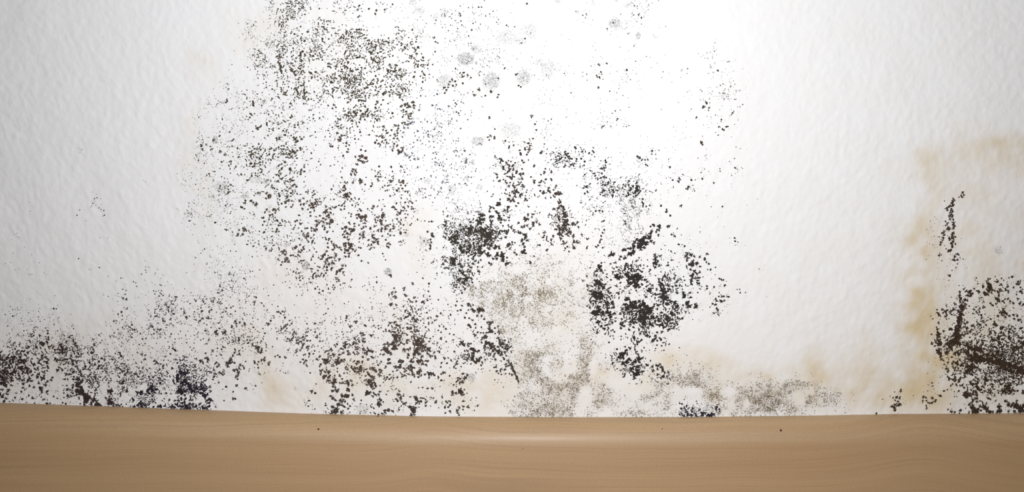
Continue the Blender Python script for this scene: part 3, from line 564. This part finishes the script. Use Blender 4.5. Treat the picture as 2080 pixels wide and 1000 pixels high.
tn = np.clip(tan, 0, 1)[..., None]; pk = np.clip(pink, 0, 1)[..., None]; gr = grime_falloff[..., None]
col = white * (1 - tn) + tcol * tn
col = col * (1 - pk) + pcol * pk
col = col * (1 - gr) + gcol * gr
fm = np.clip(film * .5, 0, .5)[..., None]
col = col * (1 - fm) + np.array([.40, .33, .21]) * fm
col = np.concatenate([col, np.ones(col.shape[:2] + (1,))], -1).reshape(-1, 4)

m_wall, nt, b = new_mat('painted_woodchip_paper', .85, .25)
att = N(nt, 'ShaderNodeAttribute', attribute_name='tint')
tc = N(nt, 'ShaderNodeTexCoord')
mott = N(nt, 'ShaderNodeTexNoise'); mott.inputs['Scale'].default_value = 34; mott.inputs['Detail'].default_value = 6
nt.links.new(tc.outputs['Object'], mott.inputs['Vector'])
# the damp marks are mottled: mix the stained tint back towards white by a noise
mr = N(nt, 'ShaderNodeMapRange'); mr.inputs[1].default_value = .35; mr.inputs[2].default_value = .7
mr.inputs[3].default_value = .45; mr.inputs[4].default_value = 0.0
nt.links.new(mott.outputs['Fac'], mr.inputs[0])
mx = N(nt, 'ShaderNodeMix', data_type='RGBA')
nt.links.new(mr.outputs[0], mx.inputs[0]); nt.links.new(att.outputs['Color'], mx.inputs[6])
mx.inputs[7].default_value = (.86, .862, .875, 1)
nt.links.new(mx.outputs[2], b.inputs['Base Color'])
gn = N(nt, 'ShaderNodeTexNoise'); gn.inputs['Scale'].default_value = 900; gn.inputs['Detail'].default_value = 3
nt.links.new(tc.outputs['Object'], gn.inputs['Vector'])
bp = N(nt, 'ShaderNodeBump'); bp.inputs['Strength'].default_value = .22; bp.inputs['Distance'].default_value = .0004
nt.links.new(gn.outputs['Fac'], bp.inputs['Height']); nt.links.new(bp.outputs[0], b.inputs['Normal'])
wall = mesh_obj('wall_back', V.tolist(), F.tolist(), m_wall, cols=col)
wall['kind'] = 'structure'
wall['label'] = 'white woodchip wallpapered wall, stained by damp and mould, above the skirting board'

# ---------------------------------------------------------------- skirting board
m_wood, nt, b = new_mat('maple_laminate', .58, .8)
b.inputs['Coat Weight'].default_value = .06; b.inputs['Coat Roughness'].default_value = .27
tc = N(nt, 'ShaderNodeTexCoord')
sep = N(nt, 'ShaderNodeSeparateXYZ'); nt.links.new(tc.outputs['Object'], sep.inputs[0])
def math_n(op, a, b_=None, c=None):
    n = N(nt, 'ShaderNodeMath', operation=op)
    for i, v in enumerate((a, b_, c)):
        if v is None: continue
        if isinstance(v, (int, float)): n.inputs[i].default_value = v
        else: nt.links.new(v, n.inputs[i])
    return n.outputs[0]
def swell(x0, w, h):       # the grain swells over a hidden knot
    d = math_n('DIVIDE', math_n('SUBTRACT', sep.outputs[0], x0), w)
    return math_n('MULTIPLY', math_n('EXPONENT', math_n('MULTIPLY', math_n('MULTIPLY', d, d), -1.0)), h)
lown = N(nt, 'ShaderNodeTexNoise'); lown.inputs['Scale'].default_value = 1.0; lown.inputs['Detail'].default_value = 2
mp = N(nt, 'ShaderNodeMapping'); mp.inputs['Scale'].default_value = (4.0, 4.0, 12)
nt.links.new(tc.outputs['Object'], mp.inputs[0]); nt.links.new(mp.outputs[0], lown.inputs['Vector'])
zz = math_n('ADD', sep.outputs[2], math_n('MULTIPLY', math_n('SUBTRACT', lown.outputs['Fac'], .5), .020))
zz = math_n('SUBTRACT', zz, swell(-.065, .035, .006))
zz = math_n('SUBTRACT', zz, swell(.33, .05, .009))
def streak(kx, kz, off, detail=2):
    cmb = N(nt, 'ShaderNodeCombineXYZ')
    nt.links.new(math_n('MULTIPLY', sep.outputs[0], kx), cmb.inputs[0])
    nt.links.new(math_n('MULTIPLY_ADD', zz, kz, off), cmb.inputs[2])
    n = N(nt, 'ShaderNodeTexNoise'); n.inputs['Scale'].default_value = 1; n.inputs['Detail'].default_value = detail
    nt.links.new(cmb.outputs[0], n.inputs['Vector'])
    return n.outputs['Fac']
broad = streak(1.2, 60, 3.1)
lines = math_n('ABSOLUTE', math_n('SUBTRACT', streak(1.0, 270, 11.0, 0), .5))
hair = streak(14, 1500, 5.0, 2)
r1 = N(nt, 'ShaderNodeValToRGB'); nt.links.new(broad, r1.inputs[0])
r1.color_ramp.elements[0].position = .32; r1.color_ramp.elements[0].color = (.43, .272, .138, 1)
r1.color_ramp.elements[1].position = .68; r1.color_ramp.elements[1].color = (.49, .322, .172, 1)
r2 = N(nt, 'ShaderNodeMapRange'); nt.links.new(lines, r2.inputs[0])
r2.inputs[1].default_value = .0; r2.inputs[2].default_value = .035; r2.inputs[3].default_value = .885; r2.inputs[4].default_value = 1.0
r3 = N(nt, 'ShaderNodeMapRange'); nt.links.new(hair, r3.inputs[0])
r3.inputs[1].default_value = .3; r3.inputs[2].default_value = .7; r3.inputs[3].default_value = .955; r3.inputs[4].default_value = 1.04
fl_n = N(nt, 'ShaderNodeTexNoise'); fl_n.inputs['Scale'].default_value = 1; fl_n.inputs['Detail'].default_value = 2
mp2 = N(nt, 'ShaderNodeMapping'); mp2.inputs['Scale'].default_value = (500, 500, 1100)
nt.links.new(tc.outputs['Object'], mp2.inputs[0]); nt.links.new(mp2.outputs[0], fl_n.inputs['Vector'])
r4 = N(nt, 'ShaderNodeMapRange'); nt.links.new(fl_n.outputs['Fac'], r4.inputs[0])
r4.inputs[1].default_value = .3; r4.inputs[2].default_value = .7; r4.inputs[3].default_value = .95; r4.inputs[4].default_value = 1.05
f = math_n('MULTIPLY', math_n('MULTIPLY', r2.outputs[0], r3.outputs[0]), r4.outputs[0])
vm = N(nt, 'ShaderNodeVectorMath', operation='SCALE')
nt.links.new(r1.outputs[0], vm.inputs[0]); nt.links.new(f, vm.inputs['Scale'])
nt.links.new(vm.outputs[0], b.inputs['Base Color'])

DEPTH, ROUND = .020, .022
prof = [(.004, -.0)]                     # tucked behind the paper
for t in np.linspace(0, 90, 19):
    t = math.radians(t)
    prof.append((-DEPTH * math.sin(t), -ROUND * (1 - math.cos(t))))
bx = np.linspace(-760, 2900, 123)
verts, faces = [], []
npf = len(prof) + 2
for x in bx:
    zt = float(wz(edge(x)))
    X = float(wx(x))
    for (y, dz) in prof: verts.append((X, y, zt + dz))
    verts.append((X, -DEPTH, .0)); verts.append((X, .004, .0))
for i in range(len(bx) - 1):
    for j in range(npf):
        k = (j + 1) % npf
        faces.append((i * npf + j, (i + 1) * npf + j, (i + 1) * npf + k, i * npf + k))
faces.append(tuple(range(npf))); faces.append(tuple(range((len(bx) - 1) * npf, len(bx) * npf))[::-1])
board = mesh_obj('baseboard_back', verts, faces, m_wood)
board['kind'] = 'structure'
board['label'] = 'light maple skirting board with rounded top edge and wavy horizontal grain'
m = board.modifiers.new('edges', 'EDGE_SPLIT'); m.split_angle = math.radians(40)

# ---------------------------------------------------------------- floor
m_floor, nt, b = new_mat('floor_laminate', .5)
tc = N(nt, 'ShaderNodeTexCoord'); mp = N(nt, 'ShaderNodeMapping'); mp.inputs['Scale'].default_value = (3, 60, 1)
n = N(nt, 'ShaderNodeTexNoise'); n.inputs['Detail'].default_value = 4
r = N(nt, 'ShaderNodeValToRGB')
r.color_ramp.elements[0].color = (.25, .16, .09, 1); r.color_ramp.elements[1].color = (.42, .29, .17, 1)
nt.links.new(tc.outputs['Object'], mp.inputs[0]); nt.links.new(mp.outputs[0], n.inputs['Vector'])
nt.links.new(n.outputs['Fac'], r.inputs[0]); nt.links.new(r.outputs[0], b.inputs['Base Color'])
floor = mesh_obj('floor', [(-.72, -1.4, 0), (.744, -1.4, 0), (.744, .004, 0), (-.72, .004, 0),
                           (-.72, -1.4, -.02), (.744, -1.4, -.02), (.744, .004, -.02), (-.72, .004, -.02)],
                 [(0, 1, 2, 3), (7, 6, 5, 4), (0, 4, 5, 1), (1, 5, 6, 2), (2, 6, 7, 3), (3, 7, 4, 0)], m_floor, smooth=False)
floor['kind'] = 'structure'

# ---------------------------------------------------------------- mould
m_mould, nt, b = new_mat('mould', 1.0, .08)
att = N(nt, 'ShaderNodeAttribute', attribute_name='tint')
tc = N(nt, 'ShaderNodeTexCoord')
n = N(nt, 'ShaderNodeTexNoise'); n.inputs['Scale'].default_value = 700; n.inputs['Detail'].default_value = 3
nt.links.new(tc.outputs['Object'], n.inputs['Vector'])
r = N(nt, 'ShaderNodeMapRange'); r.inputs[1].default_value = .3; r.inputs[2].default_value = .7
r.inputs[3].default_value = .75; r.inputs[4].default_value = 1.3
nt.links.new(n.outputs['Fac'], r.inputs[0])
vm = N(nt, 'ShaderNodeVectorMath', operation='SCALE')
nt.links.new(att.outputs['Color'], vm.inputs[0]); nt.links.new(r.outputs[0], vm.inputs['Scale'])
nt.links.new(vm.outputs[0], b.inputs['Base Color'])

OL, BR, BK, RB, VI = (.062, .050, .033), (.055, .042, .036), (.034, .029, .027), (.070, .051, .041), (.024, .019, .027)
LB = (.043, .029, .029)
RT, GY_, TN, TD = (.048, .032, .022), (.105, .108, .13), (.155, .118, .062), (.145, .105, .066)
# name, colour, seeds (photo pixels), takes the tan specks?, label
PATCHES = [
 ('mould_patch', OL, [(700,120),(820,170),(560,130),(620,60),(620,170),(760,210),(800,20)], 0,
  'wide field of olive brown mould dots at the top of the wall, left of centre'),
 ('mould_scatter', OL, [(480,330),(420,300),(440,430),(540,380),(560,280),(470,240),(500,440)], 0,
  'loose scatter of fine brown dots at the left edge, halfway up the wall'),
 ('mould_patch', RB, [(720,345),(700,480),(640,500),(760,440),(790,330),(640,400),(650,560),(820,420)], 0,
  'clumped brown mould in a broken column left of the black central patch'),
 ('mould_scatter', GY_, [(890,300),(905,350),(860,320),(900,240),(950,330),(900,400)], 0,
  'cluster of pale grey pinhead mould dots left of the smeared grey smudge'),
 ('mould_scatter', OL, [(960,40),(1000,120),(920,150),(1000,180),(1080,60),(1100,140),(950,190),(1000,250),(1090,240)], 0,
  'few olive dots and round grey smudges at the top centre of the wall'),
 ('mould_patch', (.044, .038, .031), [(960,470),(930,540),(1040,480),(940,580),(1000,450),(910,450)], 0,
  'dense black mould patch in the centre of the wall with a ragged left edge'),
 ('mould_patch', BR, [(1050,360),(1080,390),(1100,320),(1150,440),(1150,480),(1080,440)], 0,
  'dark clumps climbing up and to the right from the dense central patch'),
 ('mould_scatter', BK, [(1270,420),(1220,380),(1150,320),(1300,330),(1240,480),(1380,360),(1300,385)], 0,
  'fine black wriggly specks above the big dark patch right of centre'),
 ('mould_patch', BK, [(1280,600),(1260,560),(1340,620),(1230,620),(1300,500),(1300,650),(1380,560),(1410,550)], 0,
  'big black mould patch right of centre with a diagonal streak at its top'),
 ('mould_streak', BK, [(1280,735),(1330,750)], 0,
  'short black mould streak between the big dark patch and the skirting board'),
 ('mould_film', TN, [(1080,600),(1050,560),(1150,620),(1030,640),(1070,680)], 1,
  'pale olive speckled film below the dense central patch'),
 ('mould_film', TD, [(1100,780),(1180,740),(1200,800),(1110,830),(1290,830),(1240,800)], 1,
  'tan speckled film spreading down to the skirting board below centre'),
 ('mould_film', TD, [(1500,800),(1600,800),(1430,770),(1680,800)], 1,
  'brown speckled band with pale holes above the skirting board, right of centre'),
 ('mould_patch', VI, [(1420,830),(1390,830)], 0,
  'small blue-black cluster of mould sitting on the skirting board right of centre'),
 ('mould_patch', RT, [(2000,680),(1950,720),(2040,620),(2020,800),(1900,680),(1960,600)], 0,
  'large dark mould patch with two thick streaks at the right edge'),
 ('mould_streak', RT, [(1932,450),(1930,520),(1950,390),(1935,410)], 0,
  'thin vertical mould streak above the large right-hand patch, inside the tan stain'),
 ('mould_spots', RT, [(1820,820),(1880,815),(1860,790),(1900,770)], 0,
  'two small groups of black spots left of the large right-hand patch'),
 ('mould_patch', LB, [(40,740),(60,790),(20,720),(80,700),(100,790)], 0,
  'heavy black mould patch in the lower left corner of the wall'),
 ('mould_patch', LB, [(150,700),(170,780),(140,670),(165,800)], 0,
  'dark mould patch ending in a thick downward streak, second from the lower left corner'),
 ('mould_patch', LB, [(250,730),(220,790),(280,770),(210,740)], 0,
  'fine dense brown specks between the thick streak and the blue-black patch'),
 ('mould_patch', VI, [(390,790),(350,810),(310,800),(420,800),(340,760)], 0,
  'dense blue-black mould patch touching the skirting board at left'),
 ('mould_scatter', BR, [(450,650),(340,640),(540,700),(450,560),(480,720),(420,620),(500,630)], 0,
  'spread of small brown dots above the blue-black patch at left'),
 ('mould_patch', RB, [(720,740),(800,700),(850,700),(680,700),(620,680),(740,680),(840,640)], 0,
  'broad reddish brown spotted patch below the clumped column, left of centre'),
 ('mould_streak', BR, [(1010,720),(980,640),(960,690),(1030,740),(950,740)], 0,
  'slanting line of dark clumps left of the speckled film'),
 ('mould_spots', BR, [(700,830),(780,815),(840,825),(930,820),(930,790)], 0,
  'separate dark spots just above the skirting board below the reddish patch'),
 ('mould_scatter', OL, [(1460,190),(1490,230),(1430,250),(1440,130),(1420,340)], 0,
  'thin scatter of tiny dark flecks on the clean paper at upper right'),
 ('mould_scatter', OL, [(1230,140),(1240,240),(1290,20),(1200,100),(1160,180)], 0,
  'faint flecks and two grey smudges right of the top centre'),
 ('mould_specks', BR, [(195,410),(60,520),(170,330)], 0,
  'handful of tiny dots on the clean paper at far left'),
 ('mould_scatter', BK, [(1460,600),(1480,570),(1440,620),(1500,480),(1400,440)], 0,
  'few black dots just right of the big dark patch'),
]
SEEDS = [(x, y, i) for i, p in enumerate(PATCHES) for x, y in p[2]]
SD = np.array([(x, y) for x, y, i in SEEDS], float)
SI = np.array([i for x, y, i in SEEDS])
IS_TAN = np.array([p[3] for p in PATCHES])
def patch_of(x, y, tan_):
    d = np.hypot(SD[:, 0] - x, SD[:, 1] - y) + np.where(IS_TAN[SI] == tan_, 0, 1e6)
    return int(SI[np.argmin(d)])

# --- dots: x, y, radius, stretch, angle, tan? ---
CNT = [0, 1.1, 2.7, 6, 11.5, 20, 30, 41, 50, 56]
TCNT = [0, 2, 5, 9, 15, 23, 36, 54, 76, 95]
WORM = [(1120, 250, 1420, 500), (1370, 815, 1470, 850), (940, 395, 985, 415), (790, 785, 820, 800)]
random.seed(11)
dots, bins = [], {}
def near(x, y, r, k):
    bi, bj = int(x // 16), int(y // 16)
    for a in (bi - 1, bi, bi + 1):
        for c in (bj - 1, bj, bj + 1):
            for q in bins.get((a, c), ()):
                if (q[0] - x) ** 2 + (q[1] - y) ** 2 < (k * (q[2] + r)) ** 2:
                    return True
    return False
def put(x, y, r, st, an, tn_):
    if y > edge(x) + 1: return
    d = (x, y, r, st, an, tn_)
    dots.append(d)
    bins.setdefault((int(x // 16), int(y // 16)), []).append(d)
for (ox, oy), t in T.items():
    for s in t[2].split():
        q = [float(v) for v in s.split(',')]
        rr = q[2] if len(q) > 2 else 3
        rr = {1: .85, 2: 1.4, 3: 2.2}.get(rr, rr * .84)
        x, y = ox + q[0], oy + q[1]
        if rr < 2.6:
            put(x + random.uniform(-.6, .6), y + random.uniform(-.6, .6), rr * random.uniform(.85, 1.12), random.uniform(1, 1.6), random.uniform(0, 3.14), 0)
            continue
        big = rr > 4.3                    # a clump: several small bodies grown together, ragged outside
        put(x, y, rr * (.66 if big else .55), random.uniform(1, 1.5), random.uniform(0, 3.14), 0)
        for k_ in range(7 if big else 5 if rr > 3.3 else 3):
            a_ = random.uniform(0, 6.283); d_ = rr * random.uniform(.45, .98)
            put(x + d_ * math.cos(a_), y + d_ * math.sin(a_), rr * random.uniform(.26, .46), random.uniform(1, 2.2), random.uniform(0, 3.14), 0)
def thread(x, y):
    an = random.uniform(0, 3.14)
    for seg in range(random.choice((1, 1, 2, 3))):               # short crooked threads
        r_ = .56 * random.lognormvariate(0, .25)
        put(x, y, r_, random.uniform(1.2, 2.4), an, 1)
        x += 1.9 * r_ * math.cos(an); y += 1.9 * r_ * math.sin(an)
        an += random.uniform(-1.3, 1.3)
expl = {}
for d in dots:
    expl[int(d[0] // 20), int(d[1] // 20)] = expl.get((int(d[0] // 20), int(d[1] // 20)), 0) + 1
for (ox, oy), t in T.items():
    rows = t[0].split(); sz = t[1].split()
    for j, row in enumerate(rows):
        for i, ch in enumerate(row):
            x0, y0 = ox + 20 * i, oy + 20 * j
            dens = int(ch)
            nn = CNT[dens] - expl.get((int((x0 + 10) // 20), int((y0 + 10) // 20)), 0) * (1.0 if dens < 6 else .75)
            nn = int(nn + random.random()) if nn > 0 else 0
            s = int(sz[min(3, j * 4 // len(rows))][min(3, i * 4 // len(row))])
            worm = any(a <= x0 + 10 <= c and b_ <= y0 + 10 <= d_ for a, b_, c, d_ in WORM)
            cl = [(random.uniform(0, 20), random.uniform(0, 20)) for _ in range(2)]
            for _ in range(nn):
                r_ = (.325 * s + .12) * random.lognormvariate(0, .30)
                if dens >= 6: r_ *= 1.12
                for tr in range(9):
                    if random.random() < .45:
                        c_ = random.choice(cl)
                        x, y = x0 + c_[0] + random.gauss(0, 4), y0 + c_[1] + random.gauss(0, 4)
                    else:
                        x, y = x0 + random.uniform(0, 20), y0 + random.uniform(0, 20)
                    if not near(x, y, r_, .82 if dens < 7 else .62): break
                else:
                    continue
                st = random.uniform(1.6, 3.2) if worm else random.uniform(1, 1.35) if dens < 5 else random.uniform(1, 1.9)
                an = random.uniform(0, 6.283)
                put(x, y, r_ * (.85 if worm else 1), st, an, 0)
                if dens >= 4 and random.random() < (.3 if dens == 4 else .5):     # dots bud into short crooked rows
                    for _ in range(random.choice((1, 1, 2))):
                        x += 1.7 * r_ * math.cos(an); y += 1.7 * r_ * math.sin(an); an += random.uniform(-1, 1)
                        r_ *= random.uniform(.7, 1.05)
                        put(x, y, r_, random.uniform(1, 1.6), an, 0)
            for _ in range(int(CNT[min(dens, 6)] * .55 + random.random())):      # pinpricks between the dots
                x, y, r_ = x0 + random.uniform(-4, 24), y0 + random.uniform(-4, 24), random.uniform(.42, .85)
                if not near(x, y, r_, 1.0): put(x, y, r_, random.uniform(1, 1.5), random.uniform(0, 3.14), 0)
    if len(t) > 3:
        for j, row in enumerate(t[3].split()):
            for i, ch in enumerate(row):
                dens = int(ch)
                if not dens: continue
                x0, y0 = ox + 20 * i, oy + 20 * j
                cl = [(random.uniform(-2, 22), random.uniform(-2, 22)) for _ in range(4)]
                for _ in range(int(TCNT[dens] * 2.1 + random.random())):
                    if random.random() < .55:
                        c_ = random.choice(cl); x, y = x0 + c_[0] + random.gauss(0, 3), y0 + c_[1] + random.gauss(0, 3)
                    else:
                        x, y = x0 + random.uniform(-9, 29), y0 + random.uniform(-9, 29)
                    fx_, fy_ = int((x - gx[0]) / RES), int((y - gy[0]) / RES)
                    if 0 <= fx_ < HW and 0 <= fy_ < HH and random.random() > (.66 + .50 * VEIL[fy_, fx_]) * hole[fy_, fx_] ** 2: continue
                    if near(x, y, .3, .6): continue
                    thread(x, y)
for x_, y_, a_, b_ in FILM:
    for _ in range(int(a_ * b_ * (.36 if y_ > 690 else .2))):
        rad, an = math.sqrt(random.random()) * random.uniform(.6, 1.25), random.uniform(0, 6.283)
        x, y = x_ + a_ * rad * math.cos(an), y_ + b_ * rad * math.sin(an)
        fx_, fy_ = int((x - gx[0]) / RES), int((y - gy[0]) / RES)
        if random.random() < hole[fy_, fx_] ** 2 and not near(x, y, .3, .5): thread(x, y)

# --- dots that touch grow together into colonies ---
nd = len(dots)
par = list(range(nd))
def find(i):
    while par[i] != i:
        par[i] = par[par[i]]; i = par[i]
    return i
cell = {}
for i, d in enumerate(dots):
    cell.setdefault((int(d[0] // 16), int(d[1] // 16)), []).append(i)
for i, d in enumerate(dots):
    if d[5]: continue
    bi, bj = int(d[0] // 16), int(d[1] // 16)
    for a in (bi - 1, bi, bi + 1):
        for c in (bj - 1, bj, bj + 1):
            for k in cell.get((a, c), ()):
                if k > i and not dots[k][5]:
                    e = dots[k]
                    if (d[0] - e[0]) ** 2 + (d[1] - e[1]) ** 2 < (.95 * (d[2] + e[2])) ** 2:
                        par[find(k)] = find(i)
comp = {}
for i in range(nd):
    comp.setdefault(find(i), []).append(i)

def shape(ids, cols, low=False):
    """one mesh of irregular low domes lying on the paper: vertices in photo pixels + height, faces, colours"""
    vs, fs, cs = [], [], []
    for i in ids:
        x, y, r_, st, an, tn_ = dots[i]
        n_ = 6 if (r_ < 1.3 or low) else 8 if r_ < 3 else 10
        a_, b_ = r_ * math.sqrt(st), r_ / math.sqrt(st)
        ph = random.uniform(0, 6.28)
        base = len(vs)
        ca, sa = math.cos(an), math.sin(an)
        hgt = min(.00022, .10 * r_ * S)
        vs.append((x, y, hgt + .00006)); 
        for k in range(n_):
            t_ = ph + 6.2832 * k / n_
            q = random.uniform(.80, 1.22)
            u, v = a_ * q * math.cos(t_), b_ * q * math.sin(t_)
            vs.append((x + u * ca - v * sa, y + u * sa + v * ca, .00004))
        for k in range(n_):
            fs.append((base, base + 1 + (k + 1) % n_, base + 1 + k))
        j = random.uniform(.8, 1.25)
        cs += [(cols[0] * j, cols[1] * j, cols[2] * j, 1)] * (n_ + 1)
    return np.array(vs), fs, cs
def lay(name, vs, fs, cs, root, rp):
    p = np.stack([wx(vs[:, 0]), -height(vs[:, 0], vs[:, 1]) - vs[:, 2], wz(vs[:, 1])], -1)
    c = p.mean(0)
    o = mesh_obj(name, (p - c).tolist(), fs, m_mould, root, (c - rp).tolist(), cs)
    return o

roots, members = {}, {i: [[], []] for i in range(len(PATCHES))}
for ids in comp.values():
    P = np.array([dots[i][:3] for i in ids])
    w = P[:, 2] ** 2
    mxy = (P[:, :2] * w[:, None]).sum(0) / w.sum()
    k = patch_of(mxy[0], mxy[1], dots[ids[0]][5])
    ext = max(np.ptp(P[:, 0]), np.ptp(P[:, 1])) + 2 * P[:, 2].max()
    members[k][0 if ext >= 10 and not dots[ids[0]][5] else 1].append((ext, ids))
smud = [tuple(float(v) for v in s.split(',')) for s in SM]
for k, (nm, colr, seeds, tn_, label) in enumerate(PATCHES):
    rx, ry = np.mean([s[0] for s in seeds]), np.mean([s[1] for s in seeds])
    rp = np.array([float(wx(rx)), -float(height(rx, ry)), float(wz(ry))])
    root = bpy.data.objects.new(nm, None)
    root.empty_display_size = .01
    root.location = rp.tolist()
    C.objects.link(root)
    root['label'] = label; root['category'] = 'mould'; root['group'] = 'mould on the wallpaper'
    roots[k] = (root, rp)
    bigs = sorted(members[k][0], key=lambda q: -q[0])
    for ext, ids in bigs[:290]:
        lay('mould_colony', *shape(ids, colr), root, rp)
    rest = [i for ext, ids in members[k][1] + bigs[290:] for i in ids]
    if rest:
        o = lay('fine_specks', *shape(rest, colr), root, rp)
        o['kind'] = 'stuff'
# grey blooms: thin veils of pale spores
for (x, y, rx, ry, st) in smud:
    k = patch_of(x, y, 0)
    root, rp = roots[k]
    g0 = len(dots)
    for _ in range(int(rx * ry * (.30 + .28 * st)) + 14):
        rad = abs(.95 * math.sqrt(random.random()) + random.gauss(0, .12)); t_ = random.uniform(0, 6.283)
        dots.append((x + rx * rad * math.cos(t_), y + ry * rad * math.sin(t_), random.uniform(.45, .95), random.uniform(1, 1.6), random.uniform(0, 3.1), 0))
    g = .64 - .065 * st
    o = lay('grey_bloom', *shape(range(g0, len(dots)), (g, g, g * .99), True), root, rp)

# dark crumbs fallen on the skirting board
for x, y, r_ in ((654, 866, 2.2), (1576, 869, 2.4), (1340, 866, 1.2), (769, 845, 1.4), (1061, 903, 1.0)):
    z = float(wz(y)); zt = float(wz(edge(x)))
    cc = min(max(1 - (zt - z) / ROUND, 0), 1)
    yy = -DEPTH * math.sqrt(1 - cc * cc)
    k_ = (CAM_D + yy) / CAM_D            # foreshorten towards the axis: the board face is nearer than the wall
    X, Z = float(wx(x)), z
    vs = [(0, -.0006, 0)] + [(r_ * S * random.uniform(.7, 1.3) * math.cos(a), .0002, 1.4 * r_ * S * random.uniform(.7, 1.3) * math.sin(a)) for a in np.linspace(0, 6.28, 8)[:-1]]
    fs = [(0, 1 + i, 1 + (i + 1) % 7) for i in range(7)]
    o = mesh_obj('crumb', vs, fs, m_mould, board, (X, yy, Z), [(.05, .035, .025, 1)] * 8)
